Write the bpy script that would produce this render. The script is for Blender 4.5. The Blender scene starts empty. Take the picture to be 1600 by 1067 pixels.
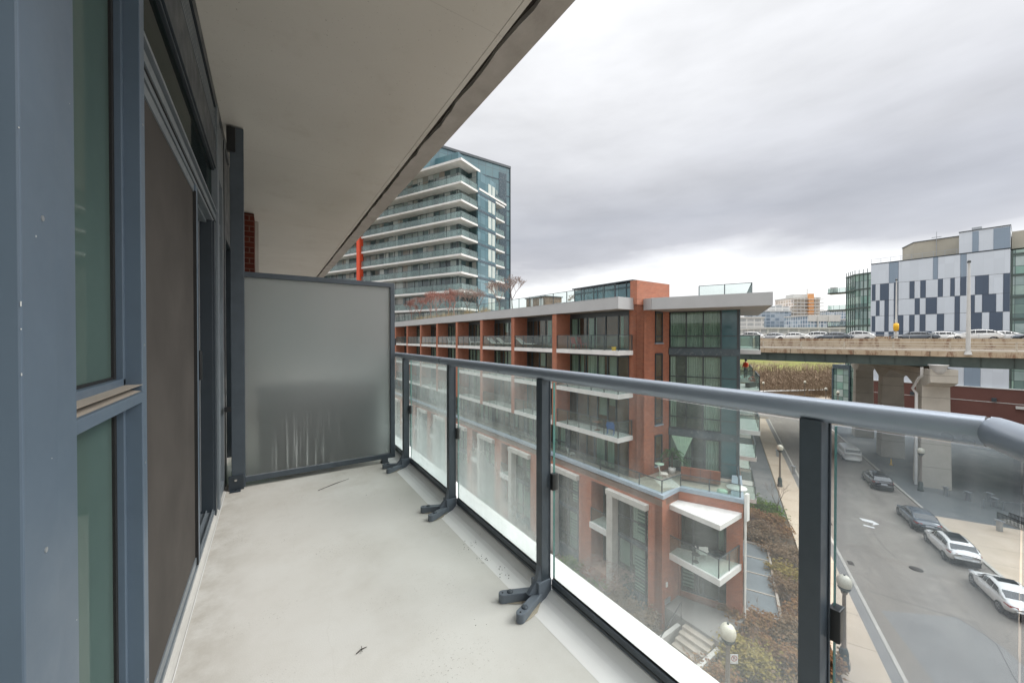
import bpy, math, random
from mathutils import Vector, Matrix

# ------------------------------------------------------------------ scene, camera, sky, sun
S = bpy.context.scene
COL = S.collection
EYE = 1.27
YAW = 32.9                      # camera bearing, degrees clockwise from +Y
cam_d = bpy.data.cameras.new("camera"); cam = bpy.data.objects.new("camera", cam_d); COL.objects.link(cam)
cam_d.sensor_width = 36.0; cam_d.lens = 36.0 * 588 / 1600
cam_d.clip_start = 0.02; cam_d.clip_end = 3000
cam.location = (0, 0, EYE)
cam.rotation_euler = (math.radians(90 - 0.49), 0, math.radians(-YAW))
S.camera = cam
S.view_settings.view_transform = 'Standard'; S.view_settings.look = 'None'
S.view_settings.gamma = 1.0; S.view_settings.exposure = 1.1
try: S.view_settings.use_curve_mapping = False
except Exception: pass
S.cycles.max_bounces = 8; S.cycles.diffuse_bounces = 4; S.cycles.glossy_bounces = 3
S.cycles.transparent_max_bounces = 24; S.cycles.transmission_bounces = 4
S.cycles.caustics_reflective = False; S.cycles.caustics_refractive = False
S.cycles.sample_clamp_indirect = 6.0

SUN_EL, SUN_BEAR = 42.0, 120.0
W = bpy.data.worlds.new("World"); S.world = W; W.use_nodes = True
nt = W.node_tree; nt.nodes.clear()
def NN(t, **k):
    n = nt.nodes.new(t)
    for a, b in k.items(): setattr(n, a, b)
    return n
def LK(a, b): nt.links.new(a, b)
out = NN('ShaderNodeOutputWorld'); bg = NN('ShaderNodeBackground')
sky = NN('ShaderNodeTexSky', sky_type='NISHITA', sun_disc=False)
sky.sun_elevation = math.radians(SUN_EL); sky.sun_rotation = math.radians(SUN_BEAR)
skyS = NN('ShaderNodeVectorMath', operation='SCALE'); skyS.inputs['Scale'].default_value = 0.10
LK(sky.outputs[0], skyS.inputs[0])
tc = NN('ShaderNodeTexCoord'); sp = NN('ShaderNodeSeparateXYZ'); LK(tc.outputs['Generated'], sp.inputs[0])
mp = NN('ShaderNodeMapping'); mp.inputs['Scale'].default_value = (1.3, 1.3, 4.5)
mp.inputs['Rotation'].default_value = (0.10, -0.16, 0.3); LK(tc.outputs['Generated'], mp.inputs[0])
nz = NN('ShaderNodeTexNoise'); nz.inputs['Scale'].default_value = 1.9; nz.inputs['Detail'].default_value = 7; nz.inputs['Roughness'].default_value = 0.52
LK(mp.outputs[0], nz.inputs['Vector'])
wz = NN('ShaderNodeMath', operation='MULTIPLY_ADD'); LK(nz.outputs['Fac'], wz.inputs[0]); wz.inputs[1].default_value = 0.19; wz.inputs[2].default_value = -0.095
wa = NN('ShaderNodeMath', operation='ADD'); LK(sp.outputs['Z'], wa.inputs[0]); LK(wz.outputs[0], wa.inputs[1])
cr = NN('ShaderNodeValToRGB'); LK(wa.outputs[0], cr.inputs[0])
el = cr.color_ramp.elements
el[0].position = 0.0; el[0].color = (0.52, 0.522, 0.53, 1)
el[1].position = 1.0; el[1].color = (2.5, 2.53, 2.58, 1)
for p, c in ((0.10, (.56, .56, .56)), (0.14, (.53, .53, .535)), (0.20, (.285, .285, .303)), (0.26, (.25, .254, .274)), (0.36, (.32, .322, .336)),
             (0.48, (.40, .402, .411)), (0.60, (.455, .457, .463)), (0.72, (.52, .522, .526)), (0.80, (1.35, 1.36, 1.38))):
    e = el.new(p); e.color = (*c, 1)
mx = NN('ShaderNodeMixRGB'); mx.inputs[0].default_value = 0.06; LK(cr.outputs[0], mx.inputs[1]); LK(skyS.outputs[0], mx.inputs[2])
# streaky modulation of the cloud deck
nz2 = NN('ShaderNodeTexNoise'); nz2.inputs['Scale'].default_value = 3.2; nz2.inputs['Detail'].default_value = 8
LK(mp.outputs[0], nz2.inputs['Vector'])
md = NN('ShaderNodeMapRange'); LK(nz2.outputs['Fac'], md.inputs[0])
md.inputs[1].default_value = .3; md.inputs[2].default_value = .7; md.inputs[3].default_value = .91; md.inputs[4].default_value = 1.08
ms = NN('ShaderNodeVectorMath', operation='SCALE'); LK(mx.outputs[0], ms.inputs[0]); LK(md.outputs[0], ms.inputs['Scale'])
LK(ms.outputs[0], bg.inputs[0]); bg.inputs[1].default_value = 1.0
LK(bg.outputs[0], out.inputs[0])

sd = bpy.data.lights.new("sun", 'SUN'); so = bpy.data.objects.new("sun", sd); COL.objects.link(so)
sd.energy = 1.5; sd.angle = math.radians(35); sd.color = (1.0, .97, .93)
_b = math.radians(SUN_BEAR); _e = math.radians(SUN_EL)
_dir = Vector((math.sin(_b) * math.cos(_e), math.cos(_b) * math.cos(_e), math.sin(_e)))
so.rotation_euler = _dir.to_track_quat('Z', 'Y').to_euler(); so.location = (10, -20, 40)

# ------------------------------------------------------------------ helpers
def empty(name, loc=(0, 0, 0), rz=0.0, label=None, cat=None, group=None, kind=None):
    o = bpy.data.objects.new(name, None); COL.objects.link(o)
    o.location = loc; o.rotation_euler = (0, 0, rz)
    return tag(o, label, cat, group, kind)
def tag(o, label=None, cat=None, group=None, kind=None):
    if label: o['label'] = label
    if cat: o['category'] = cat
    if group: o['group'] = group
    if kind: o['kind'] = kind
    return o
def copy_tree(o, parent=None):
    c = o.copy(); COL.objects.link(c)
    if parent: c.parent = parent
    for ch in [x for x in o.children]:
        copy_tree(ch, c)
    return c
class MB:
    def __init__(s): s.v = []; s.f = []; s.sm = []
    def add(s, vs, fs, smooth=False):
        n = len(s.v); s.v += [tuple(v) for v in vs]; s.f += [tuple(i + n for i in f) for f in fs]; s.sm += [smooth] * len(fs); return s
    def box(s, x0, x1, y0, y1, z0, z1):
        return s.add([(x0, y0, z0), (x1, y0, z0), (x1, y1, z0), (x0, y1, z0), (x0, y0, z1), (x1, y0, z1), (x1, y1, z1), (x0, y1, z1)],
                     [(0, 3, 2, 1), (4, 5, 6, 7), (0, 1, 5, 4), (1, 2, 6, 5), (2, 3, 7, 6), (3, 0, 4, 7)])
    def obox(s, p, q, w, z0, z1, off=0.0):
        """box along the ground line p->q, thickness w centred at off to the left"""
        p = Vector(p[:2]); q = Vector(q[:2]); d = (q - p).normalized(); n = Vector((-d.y, d.x))
        a = p + n * (off - w / 2); b = q + n * (off - w / 2); c = q + n * (off + w / 2); e = p + n * (off + w / 2)
        return s.prism([a, b, c, e], z0, z1)
    def prism(s, pts, z0, z1):
        pts = [(p[0], p[1]) for p in pts]; n = len(pts)
        ar = sum(pts[i][0] * pts[(i + 1) % n][1] - pts[(i + 1) % n][0] * pts[i][1] for i in range(n))
        if ar < 0: pts = pts[::-1]
        vs = [(x, y, z0) for x, y in pts] + [(x, y, z1) for x, y in pts]
        return s.add(vs, [tuple(range(n))[::-1], tuple(range(n, 2 * n))] + [(i, (i + 1) % n, n + (i + 1) % n, n + i) for i in range(n)])
    def quad(s, a, b, c, d): return s.add([a, b, c, d], [(0, 1, 2, 3)])
    def tube(s, pts, r, n=8, cap=True, smooth=True):
        pts = [Vector(p) for p in pts]; m = len(pts)
        if not isinstance(r, (list, tuple)): r = [r] * m
        vs = []; fs = []
        prev = None
        for i, p in enumerate(pts):
            d = (pts[min(i + 1, m - 1)] - pts[max(i - 1, 0)])
            d = d.normalized() if d.length > 1e-9 else Vector((0, 0, 1))
            if prev is None:
                a = Vector((0, 0, 1)) if abs(d.z) < .9 else Vector((1, 0, 0))
            else: a = prev
            u = (a - d * a.dot(d)).normalized(); w = d.cross(u); prev = u
            for k in range(n):
                t = 2 * math.pi * k / n
                vs.append(p + (u * math.cos(t) + w * math.sin(t)) * r[i])
        for i in range(m - 1):
            for k in range(n):
                a = i * n + k; b = i * n + (k + 1) % n
                fs.append((a, b, b + n, a + n))
        s.add(vs, fs, smooth)
        if cap:
            s.add(vs[:n], [tuple(range(n))[::-1]]); s.add(vs[-n:], [tuple(range(n))])
        return s
    def lathe(s, prof, c=(0, 0), n=16, smooth=True):
        vs = [(c[0] + r * math.cos(2 * math.pi * k / n), c[1] + r * math.sin(2 * math.pi * k / n), z) for r, z in prof for k in range(n)]
        fs = [(i * n + k, i * n + (k + 1) % n, (i + 1) * n + (k + 1) % n, (i + 1) * n + k) for i in range(len(prof) - 1) for k in range(n)]
        return s.add(vs, fs, smooth)
    def build(s, name, m, parent=None, bevel=0.0, loc=None):
        me = bpy.data.meshes.new(name); me.from_pydata(s.v, [], s.f)
        me.polygons.foreach_set('use_smooth', s.sm); me.update()
        o = bpy.data.objects.new(name, me); COL.objects.link(o)
        me.materials.append(M[m] if isinstance(m, str) else m)
        if parent: o.parent = parent
        if loc: o.location = loc
        if bevel:
            b = o.modifiers.new("bevel", 'BEVEL'); b.width = bevel; b.segments = 2; b.limit_method = 'ANGLE'; b.angle_limit = math.radians(40)
        return o

# ------------------------------------------------------------------ materials
M = {}
class NT:
    def __init__(s, name):
        s.m = bpy.data.materials.new(name); s.m.use_nodes = True; s.t = s.m.node_tree; s.t.nodes.clear(); M[name] = s.m
        s.out = s.n('ShaderNodeOutputMaterial'); s.tc = s.n('ShaderNodeTexCoord')
    def n(s, t, ins=None, **k):
        x = s.t.nodes.new(t)
        for a, b in k.items(): setattr(x, a, b)
        for a, b in (ins or {}).items():
            if hasattr(b, 'links') or isinstance(b, bpy.types.NodeSocket): s.t.links.new(b, x.inputs[a])
            else: x.inputs[a].default_value = b
        return x
    def l(s, a, b): s.t.links.new(a, b)
    def noise(s, scale, detail=4, rough=.55, vec=None, dim=None):
        x = s.n('ShaderNodeTexNoise', {'Scale': scale, 'Detail': detail, 'Roughness': rough})
        s.l(vec or s.tc.outputs['Object'], x.inputs['Vector']); return x.outputs['Fac']
    def ramp(s, fac, stops):
        r = s.n('ShaderNodeValToRGB'); s.l(fac, r.inputs[0]); e = r.color_ramp.elements
        e[0].position, e[1].position = stops[0][0], stops[-1][0]
        e[0].color = (*stops[0][1], 1); e[1].color = (*stops[-1][1], 1)
        for p, c in stops[1:-1]: q = e.new(p); q.color = (*c, 1)
        return r.outputs[0]
    def rng(s, fac, a, b, c, d):
        x = s.n('ShaderNodeMapRange', {1: a, 2: b, 3: c, 4: d}); s.l(fac, x.inputs[0]); return x.outputs[0]
    def mix(s, fac, a, b, mode='MIX'):
        x = s.n('ShaderNodeMixRGB', blend_type=mode)
        for i, v in enumerate((fac, a, b)):
            if isinstance(v, bpy.types.NodeSocket): s.l(v, x.inputs[i])
            elif isinstance(v, tuple): x.inputs[i].default_value = (*v, 1)
            else: x.inputs[i].default_value = v
        return x.outputs[0]
    def math(s, op, a, b=0.0, c=0.0):
        x = s.n('ShaderNodeMath', operation=op)
        for i, v in enumerate((a, b, c)):
            if isinstance(v, bpy.types.NodeSocket): s.l(v, x.inputs[i])
            else: x.inputs[i].default_value = v
        return x.outputs[0]
    def wallvec(s):
        """(u along wall, z) coordinates for upright faces of any direction"""
        cr_ = s.n('ShaderNodeVectorMath', operation='CROSS_PRODUCT'); s.l(s.tc.outputs['Normal'], cr_.inputs[0]); cr_.inputs[1].default_value = (0, 0, 1)
        dt = s.n('ShaderNodeVectorMath', operation='DOT_PRODUCT'); s.l(s.tc.outputs['Object'], dt.inputs[0]); s.l(cr_.outputs[0], dt.inputs[1])
        sp_ = s.n('ShaderNodeSeparateXYZ'); s.l(s.tc.outputs['Object'], sp_.inputs[0])
        cb = s.n('ShaderNodeCombineXYZ'); s.l(dt.outputs['Value'], cb.inputs[0]); s.l(sp_.outputs[2], cb.inputs[1])
        return dt.outputs['Value'], sp_.outputs[2], cb.outputs[0]
    def bump(s, h, strength=.3, dist=.01):
        b = s.n('ShaderNodeBump', {'Strength': strength, 'Distance': dist}); s.l(h, b.inputs['Height']); return b.outputs[0]
    def pbr(s, col, rough=.6, metal=0.0, spec=.5, normal=None):
        b = s.n('ShaderNodeBsdfPrincipled')
        for k, v in (('Base Color', col), ('Roughness', rough), ('Metallic', metal), ('Specular IOR Level', spec)):
            if isinstance(v, bpy.types.NodeSocket): s.l(v, b.inputs[k])
            elif isinstance(v, tuple): b.inputs[k].default_value = (*v, 1)
            else: b.inputs[k].default_value = v
        if normal: s.l(normal, b.inputs['Normal'])
        return b.outputs[0]
    def done(s, sh): s.l(sh, s.out.inputs[0]); return s.m
def plain(name, c, rough=.6, var=.12, scale=3.0, metal=0.0, spec=.5, bump=0.0, bscale=60):
    t = NT(name); f = t.noise(scale, 6, .6)
    a = tuple(max(0, x * (1 - var)) for x in c); b = tuple(min(1, x * (1 + var)) for x in c)
    colr = t.ramp(f, [(.3, a), (.7, b)])
    r = t.rng(t.noise(scale * 2.3, 4), .3, .7, max(.02, rough - .08), min(1, rough + .08))
    nm = t.bump(t.noise(bscale, 4), .35, bump) if bump else None
    return t.done(t.pbr(colr, r, metal, spec, nm))

plain('frame_blue', (.100, .138, .182), .42, .10, 2.5, spec=.45)
plain('frame_dark', (.030, .040, .050), .40, .12, 4)
plain('frame_grey', (.16, .185, .205), .38, .1, 5)
plain('rail_metal', (.34, .39, .455), .34, .03, 2, metal=.3, spec=.6)
plain('post_metal', (.060, .076, .092), .42, .16, 7, spec=.5, bump=.0006, bscale=400)
plain('sealant', (.36, .32, .25), .7, .2, 12)
plain('rubber', (.012, .012, .012), .6, .2)
plain('black_plastic', (.012, .013, .014), .35, .2)
plain('alu', (.42, .44, .46), .35, .1, 8, metal=.7)
plain('white_paint', (.74, .74, .72), .5, .06, 2)
plain('precast', (.50, .49, .46), .7, .14, 1.5, bump=.004, bscale=20)
plain('slab_white', (.66, .66, .645), .6, .10, 1.2)
plain('fascia', (.40, .41, .415), .45, .05, .6)
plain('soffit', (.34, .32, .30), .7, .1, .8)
plain('coping', (.30, .36, .42), .45, .08, 2)
plain('mullion', (.045, .058, .068), .4, .15, 3)
plain('spandrel', (.055, .085, .105), .25, .1, 1.5, spec=.7)
plain('spandrel_teal', (.035, .105, .125), .15, .12, 1.2, spec=.8)
plain('wood_deck', (.28, .23, .17), .8, .2, 3)
plain('paver', (.36, .32, .27), .85, .18, 1.5)
plain('curb', (.40, .38, .34), .85, .15, 2)
plain('steel_green', (.085, .115, .105), .6, .22, .5)
plain('wicker', (.22, .075, .040), .75, .2, 20, bump=.01, bscale=60)
plain('cushion_white', (.62, .60, .55), .9, .06)
plain('cushion_red', (.30, .04, .03), .9, .15)
plain('cushion_grey', (.20, .20, .20), .9, .1)
plain('chair_blue', (.01, .14, .52), .5, .1)
plain('chair_white', (.70, .70, .68), .5, .05)
plain('chair_dark', (.03, .03, .035), .5, .1)
plain('bark', (.10, .075, .06), .9, .3, 6)
plain('twig', (.24, .175, .15), .9, .25, 6)
plain('twig_red', (.26, .12, .095), .9, .2, 6)
plain('soil', (.11, .08, .055), .95, .3, 2)
plain('tyre', (.015, .015, .016), .8, .2)
plain('rim', (.30, .31, .32), .3, .1, metal=.8)
plain('car_glass', (.012, .016, .020), .06, .1, spec=.9)
plain('tail_red', (.35, .015, .012), .25, .1)
plain('plate', (.55, .58, .62), .5, .05)
plain('chrome', (.5, .5, .5), .2, .05, metal=1)
plain('lamp_green', (.035, .055, .055), .5, .2, 3)
plain('lamp_shaft', (.22, .185, .155), .75, .12, 2, bump=.002, bscale=50)
plain('globe', (.55, .53, .44), .3, .08, 3)
plain('sign_back', (.020, .040, .055), .5, .1)
plain('sign_blue', (.03, .12, .42), .5, .05)
plain('yellow', (.75, .42, .02), .5, .1)
plain('orange', (.66, .075, .025), .6, .08, .7)
plain('tan_tower', (.62, .52, .42), .8, .08, .3)
plain('beige_wall', (.44, .41, .34), .85, .08, .3)
plain('brown_wall', (.120, .050, .040), .7, .15, .15)
plain('pole_pale', (.55, .55, .53), .6, .1, 1)
plain('hedge_wood', (.20, .14, .10), .9, .3, 2)
plain('fabric_green', (.42, .60, .47), .9, .08, 5)
plain('mud', (.035, .028, .022), .95, .4, 30)
for nm_, c_, r_ in (('paint_white', (.72, .72, .70), .25), ('paint_grey', (.065, .085, .11), .25), ('paint_black', (.010, .012, .020), .18), ('paint_silver', (.35, .36, .37), .28),
                    ('paint_red', (.35, .03, .02), .25), ('paint_van', (.74, .74, .71), .35)):
    t = NT(nm_); b_ = t.n('ShaderNodeBsdfPrincipled', {'Base Color': (*c_, 1), 'Roughness': r_, 'Coat Weight': .6, 'Coat Roughness': .08})
    f_ = t.noise(2.5, 5); t.l(t.mix(t.rng(f_, .35, .75, 0, .18), c_, (.25, .23, .2)), b_.inputs['Base Color']); t.done(b_.outputs[0])

# brick
t = NT('brick'); u_, z_, v_ = t.wallvec()
br = t.n('ShaderNodeTexBrick', {'Color1': (.43, .120, .055, 1), 'Color2': (.24, .060, .030, 1), 'Mortar': (.40, .30, .24, 1), 'Scale': 1.0,
         'Mortar Size': .010, 'Brick Width': .22, 'Row Height': .075, 'Bias': -.1}); t.l(v_, br.inputs['Vector'])
f = t.noise(.6, 5); c = t.mix(t.rng(f, .35, .7, 0, .35), br.outputs['Color'], (.30, .11, .07))
c = t.mix(t.rng(t.noise(6, 3), .4, .8, 0, .3), c, (.42, .15, .075))
mpp = t.n('ShaderNodeMapping', {'Scale': (1.3, 1.3, .12)}); t.l(t.tc.outputs['Object'], mpp.inputs[0]); c = t.mix(t.rng(t.noise(1.0, 5, .65, mpp.outputs[0]), .50, .70, 0, .38), c, (.20, .075, .045))
c = t.mix(t.rng(t.noise(.35, 6, .7), .55, .72, 0, .3), c, (.48, .27, .20))
t.done(t.pbr(c, .85, 0, .25, t.bump(br.outputs['Fac'], -.3, .01)))

t = NT('brick_shaded'); u_, z_, v_ = t.wallvec()
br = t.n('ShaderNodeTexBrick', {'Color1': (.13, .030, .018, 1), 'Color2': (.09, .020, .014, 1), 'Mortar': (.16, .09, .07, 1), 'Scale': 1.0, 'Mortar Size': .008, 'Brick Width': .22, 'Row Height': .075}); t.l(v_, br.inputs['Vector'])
t.done(t.pbr(br.outputs['Color'], .9, 0, .2))  # shadow on the neighbour's pier is put into this brick colour
plain('foot_metal', (.135, .16, .19), .38, .1, 6, spec=.5)
plain('curtain_white', (.66, .68, .65), .9, .1, 6)
plain('tar', (.085, .08, .075), .8, .2)
plain('box_teal', (.022, .036, .040), .5, .1)
# balcony concrete floor: pale coating with scuffs and fine dirt
t = NT('floor_concrete')
c = t.ramp(t.noise(1.6, 7, .62), [(.32, (.58, .56, .515)), (.5, (.64, .625, .585)), (.7, (.67, .66, .625))])
c = t.mix(t.rng(t.noise(5.5, 6, .7), .52, .72, 0, .16), c, (.42, .385, .33))
sp_ = t.noise(85, 3, .7); pm = t.noise(2.3, 4)
k = t.math('MULTIPLY', t.rng(sp_, .60, .68, 0, 1), t.rng(pm, .50, .64, 0, .6))
c = t.mix(k, c, (.16, .13, .10))
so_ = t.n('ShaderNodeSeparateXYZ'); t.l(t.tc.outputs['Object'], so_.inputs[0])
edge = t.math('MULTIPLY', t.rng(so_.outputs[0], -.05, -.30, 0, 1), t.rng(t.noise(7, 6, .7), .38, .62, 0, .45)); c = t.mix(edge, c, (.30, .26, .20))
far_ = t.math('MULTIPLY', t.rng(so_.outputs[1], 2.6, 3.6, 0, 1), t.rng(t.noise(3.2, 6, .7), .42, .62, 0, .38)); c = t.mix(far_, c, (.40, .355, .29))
mc = t.n('ShaderNodeMapping', {'Scale': (.9, .35, 1), 'Rotation': (0, 0, .5)}); t.l(t.tc.outputs['Object'], mc.inputs[0])
vc = t.n('ShaderNodeTexVoronoi', {'Scale': 1.0}, feature='DISTANCE_TO_EDGE'); wv = t.n('ShaderNodeVectorMath', operation='ADD'); nv = t.n('ShaderNodeTexNoise', {'Scale': 3.0, 'Detail': 5}); t.l(mc.outputs[0], nv.inputs['Vector'])
sv = t.n('ShaderNodeVectorMath', operation='SCALE'); sv.inputs['Scale'].default_value = .35; t.l(nv.outputs['Color'], sv.inputs[0]); t.l(mc.outputs[0], wv.inputs[0]); t.l(sv.outputs[0], wv.inputs[1]); t.l(wv.outputs[0], vc.inputs['Vector'])
c = t.mix(t.math('MULTIPLY', t.rng(vc.outputs['Distance'], .0, .0016, .16, 0), t.rng(t.noise(.9, 2), .45, .6, 0, 1)), c, (.22, .19, .15))
c = t.mix(t.rng(t.noise(260, 2), .35, .65, 0, .14), c, (.42, .41, .38))
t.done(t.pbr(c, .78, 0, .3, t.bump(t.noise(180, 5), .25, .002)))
t = NT('membrane_white'); c = t.ramp(t.noise(3, 6), [(.3, (.62, .60, .585)), (.7, (.76, .75, .735))])
k = t.rng(t.noise(22, 5, .7), .62, .72, 0, .8); c = t.mix(k, c, (.12, .10, .08)); t.done(t.pbr(c, .6, 0, .4))
t = NT('slab_edge'); c = t.ramp(t.noise(2.2, 6), [(.3, (.78, .77, .755)), (.7, (.86, .86, .845))])
k = t.rng(t.noise(9, 5, .7), .68, .74, 0, .7); c = t.mix(k, c, (.2, .15, .10)); t.done(t.pbr(c, .6, 0, .4))
t = NT('ceiling_paint'); c = t.ramp(t.noise(1.1, 5), [(.3, (.58, .57, .535)), (.7, (.63, .62, .585))])
so_ = t.n('ShaderNodeSeparateXYZ'); t.l(t.tc.outputs['Object'], so_.inputs[0]); j = t.math('LESS_THAN', t.math('FRACT', t.math('DIVIDE', t.math('ADD', so_.outputs[1], 10.3), 2.44)), .0025)
c = t.mix(t.math('MULTIPLY', j, .3), c, (.40, .39, .36)); c = t.mix(t.rng(t.noise(2.6, 6, .7), .56, .72, 0, .3), c, (.44, .41, .36)); c = t.mix(t.rng(t.noise(70, 2), .70, .74, 0, .6), c, (.25, .24, .22)); t.done(t.pbr(c, .85, 0, .2, t.bump(t.noise(40, 5), .1, .002)))
t = NT('ceiling_edge'); c = t.ramp(t.noise(4, 7, .65), [(.3, (.35, .335, .315)), (.7, (.47, .455, .435))]); t.done(t.pbr(c, .9, 0, .2, t.bump(t.noise(50, 5), .3, .003)))
t = NT('screen_mesh'); c = t.ramp(t.noise(3, 5), [(.3, (.066, .060, .055)), (.7, (.088, .080, .073))]); t.done(t.pbr(c, .9, 0, .1))

# clear balcony glass with a film of dirt; on some panes the film is painted reflection
def film_glass(name, tint, lo, hi, gloss=.9, streak=True, film=(.62, .66, .66), scale=1.4, fres=.8):
    t = NT(name)
    tr = t.n('ShaderNodeBsdfTransparent', {'Color': (*tint, 1)}).outputs[0]
    gl = t.n('ShaderNodeBsdfGlossy', {'Color': (gloss, gloss, gloss, 1), 'Roughness': .03}).outputs[0]
    fn = t.n('ShaderNodeFresnel'); geo = t.n('ShaderNodeNewGeometry'); t.l(t.rng(geo.outputs['Backfacing'], 0, 1, 1.45, 1 / 1.45), fn.inputs['IOR']); fr = fn.outputs[0]
    m1 = t.n('ShaderNodeMixShader'); t.l(t.math('MULTIPLY', fr, fres), m1.inputs[0]); t.l(tr, m1.inputs[1]); t.l(gl, m1.inputs[2])
    df = t.n('ShaderNodeBsdfDiffuse', {'Color': (*film, 1)}).outputs[0]; tl = t.n('ShaderNodeBsdfTranslucent', {'Color': (*film, 1)}).outputs[0]
    dd = t.n('ShaderNodeMixShader', {0: .5}); t.l(df, dd.inputs[1]); t.l(tl, dd.inputs[2])
    a = t.rng(t.noise(scale, 5, .6), .38, .66, lo, hi)
    if streak:
        mpp = t.n('ShaderNodeMapping', {'Scale': (9, 9, .45)}); t.l(t.tc.outputs['Object'], mpp.inputs[0])
        st = t.rng(t.noise(1.0, 3, .5, mpp.outputs[0]), .5, .8, 0, min(.12, hi * .8))
        a = t.math('ADD', a, st)
        so_ = t.n('ShaderNodeSeparateXYZ'); t.l(t.tc.outputs['Object'], so_.inputs[0])
        a = t.math('ADD', a, t.rng(so_.outputs[2], .06, .60, hi * .9, 0))
        a = t.math('MINIMUM', a, .85)
    m2 = t.n('ShaderNodeMixShader'); t.l(a, m2.inputs[0]); t.l(m1.outputs[0], m2.inputs[1]); t.l(dd.outputs[0], m2.inputs[2])
    return t.done(m2.outputs[0])
film_glass('rail_glass', (.95, .97, .965), .02, .13, film=(.72, .77, .77))
film_glass('rail_glass_milky', (.92, .96, .95), .10, .36, film=(.80, .88, .87))
film_glass('rail_glass_mid', (.94, .97, .96), .05, .26, film=(.80, .87, .86))
film_glass('rail_glass_smoky', (.84, .87, .89), .03, .17, film=(.46, .50, .54))
film_glass('far_glass', (.84, .90, .88), .03, .09, streak=False, film=(.5, .58, .56), scale=.6)
film_glass('window_glass', (.78, .86, .83), .03, .10, streak=False, film=(.42, .50, .50), scale=.5, fres=1.1)
film_glass('own_glass_sheen', (.46, .58, .54), .34, .46, streak=False, film=(.29, .42, .385), scale=.9)  # green reflections of this window painted into the film colour
film_glass('own_glass', (.34, .46, .41), .01, .03, streak=False, film=(.2, .3, .28), scale=.8, fres=.45)
plain('glass_edge', (.18, .42, .38), .2, .1)
film_glass('tower_rail_sheen', (.80, .88, .87), .22, .38, streak=False, film=(.50, .60, .60), scale=.25)  # pale film paints in the reflections on the tower railings
film_glass('roof_rail', (.90, .94, .93), .01, .04, streak=False, film=(.5, .58, .56), scale=.6, fres=.25)
plain('orange_pale', (.72, .36, .16), .7, .1, .2)
# frosted privacy glass: soft translucent sheet with lime runs
t = NT('frosted_glass')
tl = t.n('ShaderNodeBsdfTranslucent'); df = t.n('ShaderNodeBsdfDiffuse'); gl = t.n('ShaderNodeBsdfGlossy', {'Roughness': .35})
c = t.ramp(t.noise(1.3, 4), [(.3, (.84, .88, .87)), (.7, (.94, .96, .95))]); t.l(c, tl.inputs[0]); t.l(c, df.inputs[0])
mpp = t.n('ShaderNodeMapping', {'Scale': (62, 62, 1.7)}); t.l(t.tc.outputs['Object'], mpp.inputs[0])
so_ = t.n('ShaderNodeSeparateXYZ'); t.l(t.tc.outputs['Object'], so_.inputs[0])
run = t.rng(t.noise(1.0, 3, .5, mpp.outputs[0]), .565, .60, 0, 1); msk = t.math('MULTIPLY', t.rng(so_.outputs[2], .62, .22, 0, 1), t.rng(so_.outputs[0], .62, .45, 0, 1))
msk = t.math('MULTIPLY', msk, t.rng(so_.outputs[0], .0, .1, 0, 1)); run = t.math('MULTIPLY', run, msk)
fac = t.math('ADD', .08, t.math('MULTIPLY', run, .24))
rf_ = t.n('ShaderNodeBsdfRefraction', {'Color': (.90, .93, .92, 1), 'Roughness': .42, 'IOR': 1.45})
m0 = t.n('ShaderNodeMixShader', {0: .50}); t.l(tl.outputs[0], m0.inputs[1]); t.l(rf_.outputs[0], m0.inputs[2])
m1 = t.n('ShaderNodeMixShader'); t.l(fac, m1.inputs[0]); t.l(m0.outputs[0], m1.inputs[1]); t.l(df.outputs[0], m1.inputs[2])
m2 = t.n('ShaderNodeMixShader', {0: .04}); t.l(m1.outputs[0], m2.inputs[1]); t.l(gl.outputs[0], m2.inputs[2]); t.done(m2.outputs[0])

# gridded curtain wall seen from afar: every pane its own tone, glossy
def grid_glass(name, pw, ph, tones, rough=.12, mull=.05, mcol=(.10, .13, .15), z0=0.0):
    t = NT(name); u, z, v = t.wallvec()
    fu = t.math('FRACT', t.math('DIVIDE', t.math('ADD', u, 500.0), pw)); cu = t.math('FLOOR', t.math('DIVIDE', t.math('ADD', u, 500.0), pw))
    zz = t.math('DIVIDE', t.math('ADD', z, 500.0 - z0), ph); fz = t.math('FRACT', zz); cz = t.math('FLOOR', zz)
    cb = t.n('ShaderNodeCombineXYZ'); t.l(cu, cb.inputs[0]); t.l(cz, cb.inputs[1])
    wn = t.n('ShaderNodeTexWhiteNoise', noise_dimensions='3D'); t.l(cb.outputs[0], wn.inputs['Vector'])
    c = t.ramp(wn.outputs['Value'], [(i / (len(tones) - 1) if len(tones) > 1 else 0, x) for i, x in enumerate(tones)])
    c = t.mix(t.rng(t.noise(.5, 4), .3, .7, 0, .35), c, (.05, .08, .09))
    mk = t.math('MAXIMUM', t.math('LESS_THAN', fu, mull / pw), t.math('LESS_THAN', fz, mull / ph))
    c = t.mix(mk, c, mcol)
    return t.done(t.pbr(c, rough, 0, .8))
grid_glass('tower_glass', 1.25, 2.92, [(.03, .06, .065), (.05, .09, .09), (.34, .40, .38), (.08, .14, .15), (.02, .03, .035), (.52, .56, .54), (.12, .18, .18), (.25, .22, .18), (.44, .48, .47)], z0=.6)
grid_glass('tower_teal', 1.45, 1.46, [(.07, .15, .18), (.10, .20, .235), (.06, .135, .16), (.16, .27, .31), (.08, .17, .20)], .08, .06, (.05, .09, .10))
grid_glass('tower_blue', 1.6, 2.92, [(.06, .15, .18), (.08, .18, .21), (.05, .12, .15), (.10, .21, .23)], .32, .07, (.05, .08, .10))
grid_glass('office_glass', 1.5, 1.8, [(.20, .38, .32), (.34, .52, .42), (.08, .16, .15), (.45, .60, .52), (.14, .26, .24), (.50, .60, .58)], .12, .1, (.05, .09, .09))
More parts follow.
